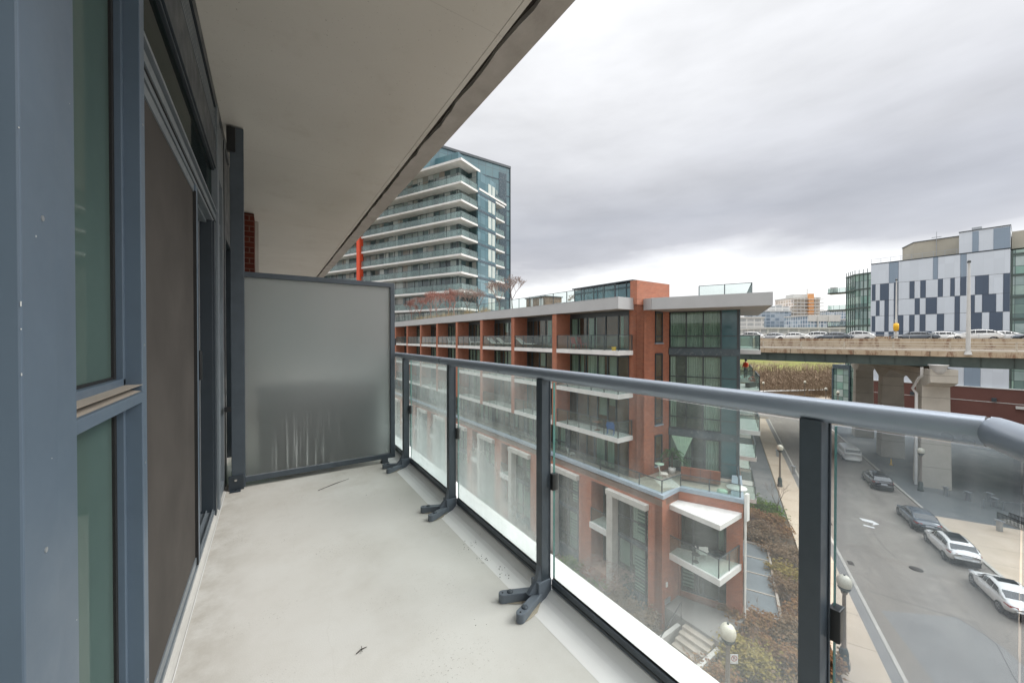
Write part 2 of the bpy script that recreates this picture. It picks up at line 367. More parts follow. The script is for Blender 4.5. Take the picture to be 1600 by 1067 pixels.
grid_glass('far_blue', 2.5, 3.2, [(.16, .24, .34), (.22, .32, .42), (.50, .58, .64), (.12, .18, .27), (.30, .38, .46)], .3, .5, (.62, .66, .70))
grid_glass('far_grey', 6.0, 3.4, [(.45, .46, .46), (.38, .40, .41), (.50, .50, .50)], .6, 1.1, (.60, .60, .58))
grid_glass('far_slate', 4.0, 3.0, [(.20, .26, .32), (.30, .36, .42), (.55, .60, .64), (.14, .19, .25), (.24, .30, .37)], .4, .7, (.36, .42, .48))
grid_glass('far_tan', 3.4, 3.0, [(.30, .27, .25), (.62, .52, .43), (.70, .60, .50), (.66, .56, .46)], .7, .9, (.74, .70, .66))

# asphalt, pavements
t = NT('asphalt'); c = t.ramp(t.noise(.12, 6, .6), [(.3, (.19, .168, .144)), (.7, (.25, .225, .195))])
c = t.mix(t.rng(t.noise(60, 3), .35, .65, 0, .3), c, (.15, .14, .13)); c = t.mix(t.rng(t.noise(1.5, 6, .7), .58, .70, 0, .3), c, (.12, .11, .10))
mpp = t.n('ShaderNodeMapping', {'Scale': (.06, .9, 1)}); t.l(t.tc.outputs['Object'], mpp.inputs[0]); c = t.mix(t.rng(t.noise(1.0, 4, .6, mpp.outputs[0]), .45, .65, 0, .45), c, (.15, .135, .12)); c = t.mix(t.rng(t.noise(.35, 5, .6), .55, .68, 0, .35), c, (.34, .31, .27)); vc = t.n('ShaderNodeTexVoronoi', {'Scale': .22}, feature='DISTANCE_TO_EDGE'); nv = t.n('ShaderNodeTexNoise', {'Scale': 1.2, 'Detail': 5}); t.l(t.tc.outputs['Object'], nv.inputs['Vector']); wv = t.n('ShaderNodeVectorMath', operation='ADD'); t.l(t.tc.outputs['Object'], wv.inputs[0]); t.l(nv.outputs['Color'], wv.inputs[1]); t.l(wv.outputs[0], vc.inputs['Vector']); c = t.mix(t.math('MULTIPLY', t.rng(vc.outputs['Distance'], 0, .012, .5, 0), t.rng(t.noise(.12, 3), .45, .6, 0, 1)), c, (.09, .085, .08)); c = t.mix(t.math('MULTIPLY', t.rng(t.noise(2.2, 3), .66, .72, 0, .5), 1.0), c, (.10, .095, .09))
t.done(t.pbr(c, .85, 0, .3))
t = NT('asphalt_dark'); c = t.ramp(t.noise(.4, 6), [(.3, (.17, .165, .16)), (.7, (.22, .215, .205))]); t.done(t.pbr(c, .85, 0, .3))
t = NT('plaza'); c = t.ramp(t.noise(.22, 7, .65), [(.3, (.10, .112, .118)), (.55, (.15, .158, .16)), (.72, (.22, .225, .22))])
vo = t.n('ShaderNodeTexVoronoi', {'Scale': .55}); t.l(t.tc.outputs['Object'], vo.inputs['Vector']); c = t.mix(t.rng(vo.outputs['Distance'], .0, .16, .5, 0), c, (.30, .30, .29))
t.done(t.pbr(c, .8, 0, .3))
t = NT('sidewalk'); c = t.ramp(t.noise(.5, 6), [(.3, (.43, .355, .27)), (.7, (.52, .44, .35))])
so_ = t.n('ShaderNodeSeparateXYZ'); t.l(t.tc.outputs['Object'], so_.inputs[0])
j = t.math('LESS_THAN', t.math('FRACT', t.math('DIVIDE', so_.outputs[0], 3.0)), .012); c = t.mix(j, c, (.18, .15, .12)); t.done(t.pbr(c, .85, 0, .3))
t = NT('ground_dirt'); c = t.ramp(t.noise(.5, 7, .7), [(.3, (.13, .11, .085)), (.5, (.20, .17, .13)), (.7, (.26, .23, .18))]); t.done(t.pbr(c, .95, 0, .1))
t = NT('grass'); c = t.ramp(t.noise(.10, 7, .7), [(.3, (.17, .14, .08)), (.5, (.17, .17, .06)), (.7, (.17, .20, .055))]); t.done(t.pbr(c, .95, 0, .1))
t = NT('brush'); c = t.ramp(t.noise(.4, 7, .75), [(.3, (.17, .12, .085)), (.5, (.29, .215, .155)), (.7, (.37, .29, .20))]); t.done(t.pbr(c, .95, 0, .1))
t = NT('deck_concrete'); c = t.ramp(t.noise(.5, 7, .7), [(.3, (.40, .31, .21)), (.6, (.50, .41, .30)), (.75, (.44, .36, .27))])
mpp = t.n('ShaderNodeMapping', {'Scale': (1.5, 1.5, .5)}); t.l(t.tc.outputs['Object'], mpp.inputs[0])
c = t.mix(t.rng(t.noise(.8, 6, .75, mpp.outputs[0]), .50, .60, 0, .75), c, (.17, .075, .04))
t.done(t.pbr(c, .85, 0, .2))
t = NT('deck_rail'); c = t.ramp(t.noise(.6, 7, .7), [(.3, (.50, .44, .35)), (.6, (.62, .57, .48)), (.75, (.36, .28, .2))]); t.done(t.pbr(c, .8, 0, .2))
t = NT('pier_concrete'); c = t.ramp(t.noise(.5, 7, .65), [(.3, (.40, .375, .325)), (.7, (.52, .49, .43))])
so_ = t.n('ShaderNodeSeparateXYZ'); t.l(t.tc.outputs['Object'], so_.inputs[0])
j = t.math('LESS_THAN', t.math('FRACT', t.math('DIVIDE', t.math('ADD', so_.outputs[2], 60.0), 2.6)), .014); c = t.mix(j, c, (.16, .15, .13)); t.done(t.pbr(c, .85, 0, .2, t.bump(t.noise(4, 6), .2, .02)))
# metal panel facade: whole panels, three tones
def panel_mat(name, c):
    t = NT(name); u, z, v = t.wallvec(); wn = t.n('ShaderNodeTexWhiteNoise', noise_dimensions='2D'); cb = t.n('ShaderNodeCombineXYZ'); t.l(t.math('FLOOR', t.math('DIVIDE', t.math('ADD', u, 300.0), 1.25)), cb.inputs[0]); t.l(t.math('FLOOR', t.math('DIVIDE', t.math('ADD', z, 100.15), 3.65)), cb.inputs[1]); t.l(cb.outputs[0], wn.inputs['Vector']); j = t.math('LESS_THAN', t.math('FRACT', t.math('DIVIDE', t.math('ADD', u, 300.0), 1.25)), .035)
    cc = t.mix(t.rng(t.noise(.25, 5), .3, .7, 0, .2), c, tuple(x * .8 for x in c)); cc = t.mix(t.math('MULTIPLY', wn.outputs['Value'], .22), cc, tuple(x * .72 for x in c)); cc = t.mix(j, cc, tuple(x * .9 for x in c)); t.done(t.pbr(cc, .4, .1, .5))
panel_mat('panel_pale', (.66, .71, .77)); panel_mat('panel_mid', (.27, .34, .42)); panel_mat('panel_dark', (.085, .115, .165))
# curtains and rooms behind windows
t = NT('curtain'); u, z, v = t.wallvec(); w_ = t.n('ShaderNodeTexNoise', {'Scale': 1.0, 'Detail': 3}); mpp = t.n('ShaderNodeMapping', {'Scale': (9, 9, .4)}); t.l(t.tc.outputs['Object'], mpp.inputs[0]); t.l(mpp.outputs[0], w_.inputs['Vector'])
t.done(t.pbr(t.ramp(w_.outputs[0], [(.35, (.42, .50, .45)), (.65, (.74, .78, .72))]), .9, 0, .1))
plain('blind', (.45, .50, .47), .8, .1, .8)
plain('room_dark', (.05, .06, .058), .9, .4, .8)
plain('room_olive', (.16, .17, .08), .9, .25, 1.2)
t = NT('leaf_rust'); oi = t.noise(3.0, 4, .7)
def leafmat(name, stops):
    t = NT(name); c = t.ramp(t.noise(2.2, 5, .75), stops)
    d1 = t.n('ShaderNodeBsdfDiffuse'); d2 = t.n('ShaderNodeBsdfTranslucent'); t.l(c, d1.inputs[0]); t.l(c, d2.inputs[0])
    mm = t.n('ShaderNodeMixShader', {0: .3}); t.l(d1.outputs[0], mm.inputs[1]); t.l(d2.outputs[0], mm.inputs[2]); t.done(mm.outputs[0])
leafmat('leaf_rust', [(.32, (.18, .085, .05)), (.5, (.26, .145, .075)), (.6, (.27, .18, .08)), (.7, (.14, .10, .065))])
leafmat('leaf_gold', [(.32, (.20, .17, .05)), (.5, (.31, .25, .075)), (.62, (.20, .14, .065)), (.72, (.13, .09, .05))])
leafmat('leaf_green', [(.3, (.05, .11, .03)), (.55, (.12, .19, .04)), (.7, (.20, .24, .06))])
leafmat('leaf_brown', [(.3, (.17, .12, .08)), (.5, (.24, .17, .11)), (.7, (.13, .09, .06))])
leafmat('leaf_palm', [(.3, (.03, .12, .03)), (.7, (.07, .20, .05))])
leafmat('reed', [(.3, (.34, .24, .12)), (.7, (.46, .33, .17))])
t = NT('stripe_blind'); u, z, v = t.wallvec(); j = t.math('LESS_THAN', t.math('FRACT', t.math('DIVIDE', t.math('ADD', z, 50.0), .22)), .5)
t.done(t.pbr(t.mix(j, (.50, .56, .53), (.12, .20, .19)), .8, 0, .2))

# ------------------------------------------------------------------ our own building with its balcony
YE = 19.0                                      # far end of the run of balconies
end_d = Vector((-math.sin(math.radians(64.4)), -math.cos(math.radians(64.4))))   # the balcony's slanting near end
def near_end(x, x0=1.36, y0=-0.06): return y0 + (x - x0) * end_d.y / end_d.x
home = empty('home_building', (0, 0, 0), 0, 'blue-grey aluminium window wall with pale balcony floor and taupe concrete ceiling, on the left', 'building')
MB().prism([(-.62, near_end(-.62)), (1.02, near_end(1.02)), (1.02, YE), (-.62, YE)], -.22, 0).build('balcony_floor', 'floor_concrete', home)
# coved white membrane strip along the open edge
mb = MB(); ys = [near_end(1.02) + (YE - near_end(1.02)) * i / 24 for i in range(25)]
prof = [(1.02, .0005), (1.07, .002), (1.10, .005), (1.125, .012), (1.145, .028), (1.158, .040), (1.17, .044), (1.20, .044), (1.36, .030), (1.365, .022), (1.365, -.22), (1.02, -.22)]
for (a, za), (b, zb) in zip(prof, prof[1:]):
    mb.quad((a, near_end(a), za), (b, near_end(b), zb), (b, YE, zb), (a, YE, za))
mb.build('edge_strip', 'slab_edge', home)
# ceiling slab with drip groove along its open edge
CZ = 3.04
MB().prism([(-.62, near_end(-.62)), (1.13, near_end(1.13)), (1.13, YE), (-.62, YE)], CZ, CZ + .2).build('ceiling', 'ceiling_paint', home)
MB().prism([(1.134, near_end(1.134)), (1.168, near_end(1.168)), (1.168, YE), (1.134, YE)], CZ + .001, CZ + .2).build('ceiling_strip', 'ceiling_paint', home)
rg = random.Random(4); mb = MB(); N = 160; inner = []; 
yy0 = near_end(1.2)
for i in range(N + 1):
    y = yy0 + (YE - yy0) * i / N
    inner.append((1.198 + .007 * math.sin(y * 9) * rg.random() + rg.uniform(-.004, .006) + (.008 if rg.random() < .08 else 0), y))
outer = [(1.355 + rg.uniform(-.002, .002), y) for x, y in inner]
for i in range(N):
    a, b, c, d = inner[i], outer[i], outer[i + 1], inner[i + 1]
    mb.quad((a[0], a[1], CZ - .002), (d[0], d[1], CZ - .002), (c[0], c[1], CZ - .002), (b[0], b[1], CZ - .002))
    mb.quad((a[0], a[1], CZ - .002), (a[0], a[1], CZ + .03), (d[0], d[1], CZ + .03), (d[0], d[1], CZ - .002))
    mb.quad((b[0], b[1], CZ - .002), (c[0], c[1], CZ - .002), (c[0] + .006, c[1], CZ + .014), (b[0] + .006, b[1], CZ + .014))
mb.box(1.361, 1.37, yy0, YE, CZ + .014, CZ + .2)
mb.build('ceiling_edge', 'ceiling_edge', home)
MB().prism([(1.16, near_end(1.16)), (1.37, near_end(1.37)), (1.37, YE), (1.16, YE)], CZ + .03, CZ + .19).build('groove_bed', 'mud', home)
# wall behind everything (dark rooms) and floors above and below
MB().box(-3.5, -3.4, -.6, YE, -.2, 3.2).box(-3.4, -.62, -.6, -.5, 0, 3.0).box(-3.4, -.62, 3.95, 4.05, 0, 3.0).box(-3.4, -.63, -.5, 3.95, 2.95, 3.0).build('room_wall', 'room_dark', home)
MB().box(-3.4, -.62, -.5, 3.95, -.1, .03).build('room_floor', 'room_olive', home)
# corner pier, stepped
p = MB(); p.box(-.62, -.285, .80, .905, 0, 3.035); p.build('corner_pier', 'frame_blue', home, .003)
MB().box(-.62, -.296, .905, .912, 0, 3.03).build('pier_joint', 'rubber', home)
# window beside the pier: frame > pane, gasket, sill
fr = MB(); fr.box(-.60, -.292, .912, 1.0, 0, 3.035)
fr.box(-.44, -.310, 1.509, 1.556, 0.06, 2.98); fr.build('window_frame', 'frame_blue', home, .002)
fr2 = MB(); fr2.box(-.43, -.345, 1.0, 1.509, .0, .10).box(-.385, -.345, 1.0, 1.509, 1.13, 1.155).box(-.385, -.345, 1.492, 1.509, .10, 2.50)
fr2.box(-.43, -.33, 1.0, 1.509, 2.50, 2.98); fr2.build('glazing_bead', 'frame_blue', home, .0015)
s = MB(); s.add([(-.40, 1.0, 1.08), (-.306, 1.0, 1.086), (-.306, 1.507, 1.086), (-.40, 1.507, 1.08), (-.40, 1.0, 1.135), (-.306, 1.0, 1.114), (-.306, 1.507, 1.114), (-.40, 1.507, 1.135)],
       [(0, 3, 2, 1), (4, 5, 6, 7), (0, 1, 5, 4), (1, 2, 6, 5), (2, 3, 7, 6), (3, 0, 4, 7)]); sl = s.build('window_sill', 'frame_blue', home, .0015)
MB().box(-.386, -.3075, 1.003, 1.505, 1.1354, 1.1362).add([(-.384, 1.003, 1.1325), (-.312, 1.003, 1.1165), (-.312, 1.505, 1.1165), (-.384, 1.505, 1.1325)], [(0, 1, 2, 3)]).build('sill_dust', 'paver', sl)
MB().box(-.372, -.366, 1.0, 1.492, .10, 1.08).box(-.372, -.366, 1.0, 1.492, 1.155, 2.50).build('window_pane', 'own_glass_sheen', home)
MB().box(-.366, -.360, 1.474, 1.492, .10, 1.08).box(-.366, -.360, 1.474, 1.492, 1.155, 2.5).box(-.366, -.361, 1.0, 1.474, 1.155, 1.162).build('window_gasket', 'rubber', home)
# net curtain inside that window
mb = MB(); n = 60
for i in range(n):
    y0 = .2 + i * .014; y1 = y0 + .014
    f0 = .55; x0 = -.58 - .030 * math.sin(i * .55) - .02 * math.sin(i * .21); x1 = -.58 - .030 * math.sin((i + 1) * .55) - .02 * math.sin((i + 1) * .21)
    mb.quad((x0, y0, .04), (x1, y1, .04), (x1, y1, 2.9), (x0, y0, 2.9))
mb.build('window_curtain', 'curtain', home)
# sliding door: frame > ... ; fixed insect screen, opened glass leaf
dr = MB()
dr.box(-.50, -.312, 1.556, 3.62, 2.185, 2.20).box(-.50, -.330, 1.556, 3.62, 2.165, 2.185)
dr.box(-.50, -.318, 1.556, 3.62, 2.125, 2.16).box(-.50, -.326, 1.556, 3.62, 2.095, 2.118).box(-.50, -.36, 1.556, 3.62, 2.075, 2.095)
door = dr.build('sliding_door', 'frame_grey', home, .001)
MB().box(-.49, -.322, 1.556, 3.62, 2.118, 2.125).box(-.49, -.335, 1.556, 3.62, 2.160, 2.165).build('head_gasket', 'rubber', door)
MB().box(-.338, -.333, 1.556, 2.66, .10, 2.045).build('screen_mesh', 'screen_mesh', door)
for z_ in (2.045, .062): MB().box(-.346, -.328, 1.556, 2.70, z_, z_ + .039).build('screen_rail', 'frame_grey', door, .001)
MB().box(-.350, -.322, 2.60, 2.665, .055, 2.085).build('screen_stile', 'frame_blue', door, .001)
MB().box(-.352, -.3215, 2.665, 2.672, .055, 2.085).box(-.34, -.3195, 2.592, 2.60, .06, 2.05).build('stile_gasket', 'rubber', door)
ly = MB(); ly.box(-.45, -.40, 2.25, 2.31, .075, 2.08).box(-.45, -.40, 3.60, 3.64, .075, 2.08).box(-.45, -.40, 2.31, 3.60, .075, .13).box(-.45, -.40, 2.31, 3.60, 2.03, 2.08)
leaf = ly.build('door_leaf', 'frame_dark', door, .002)
MB().box(-.43, -.424, 2.31, 3.60, .13, 2.03).build('pane', 'own_glass', leaf)
MB().box(-.40, -.395, 3.20, 3.212, .08, 2.07).box(-.40, -.395, 3.32, 3.34, .08, 2.07).build('stile_edge', 'alu', leaf)
h = MB(); h.box(-.40, -.362, 3.12, 3.16, 1.0, 1.19); h.build('door_handle', 'black_plastic', leaf, .008)
tr = MB(); tr.box(-.52, -.325, 1.556, 3.45, .03, .05)
for x in (-.505, -.475, -.44, -.405, -.37, -.335): tr.box(x - .003, x + .003, 1.556, 3.45, .05, .068)
tr.build('door_track', 'frame_grey', door)
jb = MB(); jb.box(-.50, -.318, 3.38, 3.46, .0, 2.1).box(-.50, -.330, 3.36, 3.38, .03, 2.1); jb.build('door_jamb', 'frame_dark', door, .001)
MB().box(-.50, -.36, 3.46, 3.60, .0, 2.98).build('mullion', 'frame_dark', home, .002); MB().box(-.36, -.308, 3.50, 3.60, .0, 2.98).build('mullion', 'frame_grey', home, .002)
# transom light over the door and the heavy head above it
MB().box(-.345, -.340, 1.556, 3.46, 2.20, 2.51).build('transom_pane', 'own_glass', home)
MB().box(-.39, -.385, 1.556, 3.46, 2.18, 2.53).build('transom_backing', 'spandrel_teal', home)
hd = MB(); hd.box(-.50, -.316, 1.556, 3.62, 2.51, 2.74).box(-.50, -.326, 1.556, 3.62, 2.495, 2.51); hd.build('head_beam', 'frame_dark', home, .002)
MB().box(-.50, -.346, 1.2, 3.62, 2.74, 2.96).box(-.5, -.314, 1.2, 4.6, 2.955, 3.036).build('head_recess', 'frame_dark', home)
lv = MB()
for i in range(6): lv.box(-.346, -.318 - .001 * i, 1.556, 3.62, 2.765 + i * .031, 2.778 + i * .031)
lv.build('vent_louvre', 'frame_grey', home)
# concrete kerb under the windows
kb = MB()
for (a, za), (b, zb) in zip([(-.52, .03), (-.352, .028), (-.33, .022), (-.318, .008), (-.306, .001)], [(-.352, .028), (-.33, .022), (-.318, .008), (-.306, .001), (-.300, .001)]):
    kb.quad((a, .9, za), (b, .9, zb), (b, 4.6, zb), (a, 4.6, za))
kb.build('wall_kerb', 'precast', home)
MB().box(-.3055, -.302, .9, 3.9, .001, .0035).build('sealant_line', 'white_paint', home)
# side light before the screen, then the neighbour's glazing and brick pier
sd_ = MB(); sd_.box(-.44, -.315, 3.62, 3.68, .02, 2.98).box(-.44, -.315, 3.92, 4.02, .02, 2.98).box(-.44, -.315, 3.68, 3.92, .02, .09).box(-.44, -.33, 3.68, 3.92, 2.1, 2.2).box(-.44, -.34, 3.68, 3.92, 1.16, 1.21).box(-.44, -.315, 3.68, 3.92, 2.5, 2.95)
sw = sd_.build('side_light', 'frame_grey', home, .002)
MB().box(-.36, -.355, 3.68, 3.92, .09, 2.5).build('pane', 'own_glass', sw)
MB().box(-.355, -.3525, 3.70, 3.905, 1.26, 1.56).build('care_sticker', 'plate', sw)
mb = MB()
for i in range(16): mb.box(-.3525, -.3518, 3.71, 3.89, 1.275 + i * .0165, 1.282 + i * .0165)
mb.build('sticker_print', 'frame_dark', sw)
nb = MB(); nb.box(-.5, -.33, 4.02, 6.4, 2.2, 3.03)
for y in (4.02, 5.0, 5.9): nb.box(-.46, -.31, y, y + .09, 0, 2.95)
nb.build('neighbour_frame', 'frame_dark', home); MB().box(-.38, -.375, 4.1, 6.4, .05, 2.2).build('neighbour_pane', 'own_glass', home)
MB().box(-.8, -.165, 6.48, 6.9, 0, 3.03).build('brick_pier', 'brick_shaded', home)
MB().box(-.8, -.12, 6.92, 7.05, 0, 3.03).build('pier_return', 'precast', home)
MB().box(-.8, -.35, 7.05, YE, 0, 3.03).build('far_wall', 'frame_dark', home)

# privacy screen
ps = empty('privacy_screen', (0, 3.93, 0), 0, 'frosted glass privacy screen in a dark grey frame across the end of the balcony', 'screen')
MB().box(-.265, -.170, -.025, .025, .01, 3.03).build('post', 'post_metal', ps, .003)
MB().box(-.170, 1.092, -.022, .022, 1.79, 1.835).box(-.170, 1.092, -.022, .022, .045, .09).box(1.047, 1.092, -.022, .022, .09, 1.79).build('frame', 'post_metal', ps, .003)
MB().box(-.170, 1.047, -.004, .004, .09, 1.79).build('pane', 'frosted_glass', ps)
MB().box(-.185, -.181, -.010, -.004, .09, 1.79).box(-.181, 1.047, -.010, -.004, .09, .096).build('bead', 'alu', ps)
MB().box(.96, 1.02, -.02, .03, .0, .045).box(.955, 1.03, -.03, .035, .0, .006).build('foot', 'post_metal', ps, .002)
b1 = MB(); b1.box(-.285, -.18, -.045, -.025, .0, .12).box(-.275, -.2, -.10, -.025, .0, .006); b1.build('wall_bracket', 'frame_dark', ps, .002)
MB().tube([(-.235, -.045, .085), (-.235, -.053, .085)], .010, 10).tube([(-.235, -.06, .006), (-.235, -.06, .012)], .009, 8).build('bolt', 'chrome', ps)
MB().box(-.31, -.265, -.035, -.02, .66, .70).build('clip', 'black_plastic', ps, .002); MB().box(-.285, -.225, -.04, .0, 2.82, 3.02).build('clip', 'black_plastic', ps, .002)
MB().box(1.092, 1.106, -.02, .02, 1.20, 1.27).build('rail_clip', 'black_plastic', ps, .003)

# railing: handrail, posts with splayed feet, glass panels
RX = 1.13; RZ = 1.095
rl = empty('balcony_railing', (0, 0, 0), 0, 'dark grey metal railing with round handrail and smeared glass panels along the balcony edge', 'railing')
EL = Vector((RX, .097, RZ)); e2 = EL + Vector((end_d.x, end_d.y, 0)) * 1.9
MB().tube([(RX, 8.3, RZ), (RX, 3.35, RZ)], .0285, 28).tube([(RX, 3.345, RZ), EL + Vector((0, .012, 0))], .0285, 32).build('handrail', 'rail_metal', rl)
MB().tube([(RX, 3.352, RZ), (RX, 3.343, RZ)], .0279, 24).tube([EL + Vector((0, .014, 0)), EL + Vector((0, .004, 0))], .0275, 24).build('joint_sleeve', 'rubber', rl)
MB().tube([EL + Vector((0, .006, 0)), EL, EL + Vector((end_d.x, end_d.y, 0)) * .012, e2], .0290, 32).build('return_rail', 'rail_metal', rl)
def railing_post(y):
    o = MB().box(RX - .026, RX + .026, y - .0225, y + .0225, .085, RZ - .022).box(RX + .020, RX + .0275, y - .0265, y - .0225, .09, RZ - .03).build('post', 'post_metal', rl, .003)
    # foot casting: sole block, tapering rib and two splayed lobes with bolts
    ft = MB()
    ft.prism([(RX - .05, y - .032), (RX + .032, y - .028), (RX + .032, y + .028), (RX - .05, y + .032)], .001, .095)
    ft.add([(RX - .048, y - .010, .095), (RX - .024, y - .016, .17), (RX - .024, y + .016, .17), (RX - .048, y + .010, .095), (RX - .095, y - .012, .045), (RX - .095, y + .012, .045), (RX - .026, y - .026, .04), (RX - .026, y + .026, .04)],
           [(0, 1, 2, 3), (4, 0, 3, 5), (0, 4, 6), (0, 6, 1), (3, 7, 5), (3, 2, 7)])
    for sgn in (-1, 1):
        a = Vector((RX - .035, y + sgn * .014)); tip = Vector((RX - .185, y + sgn * .076)); d = (tip - a).normalized(); n = Vector((-d.y, d.x)); w = .021
        pts = [a + n * w * .9, a - n * w * .9]
        for k in range(9):
            th = -math.pi / 2 + math.pi * k / 8; pts.append(tip + d * math.cos(th) * w + n * math.sin(th) * w)
        ft.prism(pts, .001, .043)
    foot = ft.build('foot', 'foot_metal', rl, .003)
    bt = MB(); pn = MB()
    for sgn in (-1, 1):
        a = Vector((RX - .035, y + sgn * .014)); tip = Vector((RX - .185, y + sgn * .076)); d = (tip - a).normalized()
        c = tip - d * .035; bt.lathe([(.0001, .0495), (.012, .049), (.0155, .046), (.0155, .040)], (c.x, c.y), 14)
        c = tip + d * .002; pn.lathe([(.0001, .0442), (.0045, .0442), (.0045, .042)], (c.x, c.y), 8)
    bt.build('bolt_cap', 'post_metal', foot); pn.build('bolt_hole', 'rubber', foot)
    # grey sealant smear round the sole
    return o
PY = [6.96, 5.87, 4.77, 3.675, 2.575, 1.465, .373]
for y in PY: railing_post(y)
GX = RX + .045
edges = [YE - .3] + PY
for i in range(len(PY)):
    a = PY[i + 1] + .030 if i + 1 < len(PY) else .072; b = PY[i] - .030
    if i == 0: MB().box(GX - .005, GX + .005, PY[0] + .03, 8.28, .095, RZ - .045).build('glass_panel', 'rail_glass_milky', rl)
    m = 'rail_glass_milky' if i <= 3 else ('rail_glass' if i < 6 else 'rail_glass_smoky')
    if i == 4: m = 'rail_glass_mid'
    g = MB().box(GX - .005, GX + .005, a, b, .072, RZ - .040).build('glass_panel', m if m in M else 'rail_glass', rl)
    MB().box(GX - .0056, GX + .0056, b, b + .002, .072, RZ - .042).build('glass_edge', 'glass_edge', g)
    MB().box(GX - .015, GX - .006, a, b, .046, .090).box(GX + .006, GX + .012, a, b, .046, .080).box(GX - .006, GX + .006, a, b, .046, .070).build('bottom_track', 'post_metal', rl)
    MB().box(GX - .0062, GX - .0052, a, b, .070, .098).box(GX - .0165, GX - .015, a, b, .058, .064).build('gasket', 'rubber', rl)
for i, y in enumerate(PY):
    for sgn in (-1,):
        MB().box(GX - .022, GX + .014, y - .046, y - .022, .53, .61).build('glass_clip', 'black_plastic', rl, .003)
# sealant smears round the feet and rusty runs
rg = random.Random(31)
for y in PY[2:]:
    for sgn in (-1, 1):
        a = Vector((RX - .05, y + sgn * .02)); tip = Vector((RX - .185, y + sgn * .078)); d = (tip - a).normalized(); n = Vector((-d.y, d.x)); pts = []
        for k in range(22):
            th = 2 * math.pi * k / 22; L = (tip - a).length; c = (a + tip) / 2; q = c + d * math.cos(th) * (L * .56 + rg.uniform(0, .010)) + n * math.sin(th) * (.030 + rg.uniform(0, .007)); pts.append(q)
        mb = MB(); m_ = len(pts); mb.add([(p.x, p.y, .0032 if p.x < 1.04 else .014) for p in pts], [tuple(range(m_))]); mb.build('sealant', 'sealant', rl)
# slanting end: post and glass (behind the camera's right shoulder)
gd = Vector((end_d.x, end_d.y, 0)); gn = Vector((-gd.y, gd.x, 0))
g = MB(); a = EL + gd * -.018; b = EL + gd * 1.7
g.obox(a, b, .01, .072, RZ - .04, .045); g.build('glass_panel', 'rail_glass_smoky', rl)
g = MB(); g.obox(a, b, .03, .046, .080, .04); g.build('bottom_track', 'post_metal', rl)
pp = EL + gd * 1.2; g = MB(); g.box(pp.x - .026, pp.x + .026, pp.y - .024, pp.y + .024, .0, RZ - .02); g.build('post', 'post_metal', rl, .003)

# screws, chips and dust on the near frames
sc = MB()
for z in (.35, .95, 1.45, 2.05, 2.6):
    for y in (.86,): sc.tube([(-.2851, y, z), (-.2838, y, z)], .0042, 10)
for z in (.25, .9, 1.25, 1.9, 2.4): sc.tube([(-.3101, 1.532, z), (-.3090, 1.532, z)], .0035, 10)
sc.build('screw', 'alu', home)
rg = random.Random(9); ch = MB()
for k in range(16):
    z = rg.uniform(.2, 2.4); h = rg.uniform(.0015, .007); w_ = rg.uniform(.0005, .0014); ch.box(-.2856, -.2847, .7995, .7995 + w_, z, z + h)
for k in range(9):
    z = rg.uniform(.2, 2.3); y = rg.uniform(.81, .99); q = rg.uniform(.0004, .0014); ch.box(-.2850 if y < .9 else -.2920, -.2847 if y < .9 else -.2917, y, y + q, z, z + q * rg.uniform(1, 3))
ch.build('paint_chip', 'white_paint', home)
# things on the floor and behind the screen
nbx = empty('storage_box', (.42, 4.27, 0), 0, 'dark patio storage box showing as a blurred shape behind the frosted screen', 'box')
MB().box(-.50, .55, -.19, .24, .02, .74).build('body', 'box_teal', nbx, .02); MB().box(-.52, .57, -.21, .26, .742, .79).build('lid', 'box_teal', nbx, .015)
def twig(x, y, a, L, lab, dup=False):
    o = MB().tube([(0, 0, .004), (L * .5, .004, .006), (L, 0, .004)], [.0018, .0022, .0012], 5)
    if dup: o.tube([(L * .4, -.012, .008), (L * .7, .018, .006)], [.0015, .001], 5)
    o = o.build('twig', 'mud', None); o.location = (x, y, 0); o.rotation_euler.z = a; tag(o, lab, 'twig', 'twigs on the balcony floor')
twig(.29, 1.60, .3, .045, 'short forked dark twig lying alone on the pale floor near the front', True)
twig(.34, 3.50, 0.5, .30, 'long thin dry stem lying on the floor in front of the frosted screen')
# clumps of dirt near the rail
rg = random.Random(12); mb = MB()
for cx_, cy_, r_, n_ in ((1.03, 2.06, .05, 22), (1.02, 1.88, .04, 20), (1.07, 1.74, .05, 18), (.80, 1.46, .12, 3), (.95, .80, .08, 12), (.5, .8, .08, 8), (.7, 3.2, .25, 5)):
    for k in range(n_):
        x = cx_ + rg.gauss(0, r_ * .5); y = cy_ + rg.gauss(0, r_ * .7); q = rg.uniform(.0008, .0035)
        if x > 1.09: continue
        zb = 0 if x < 1.02 else .006
        mb.add([(x - q, y - q * .6, zb), (x + q, y - q * .8, zb), (x + q * .7, y + q, zb), (x - q, y + q * .7, zb), (x, y, zb + q * .7)], [(0, 1, 4), (1, 2, 4), (2, 3, 4), (3, 0, 4)])
tag(mb.build('floor_dirt', 'mud'), 'scattered dark crumbs of dirt on the balcony floor beside the railing', 'dirt', None, 'stuff')

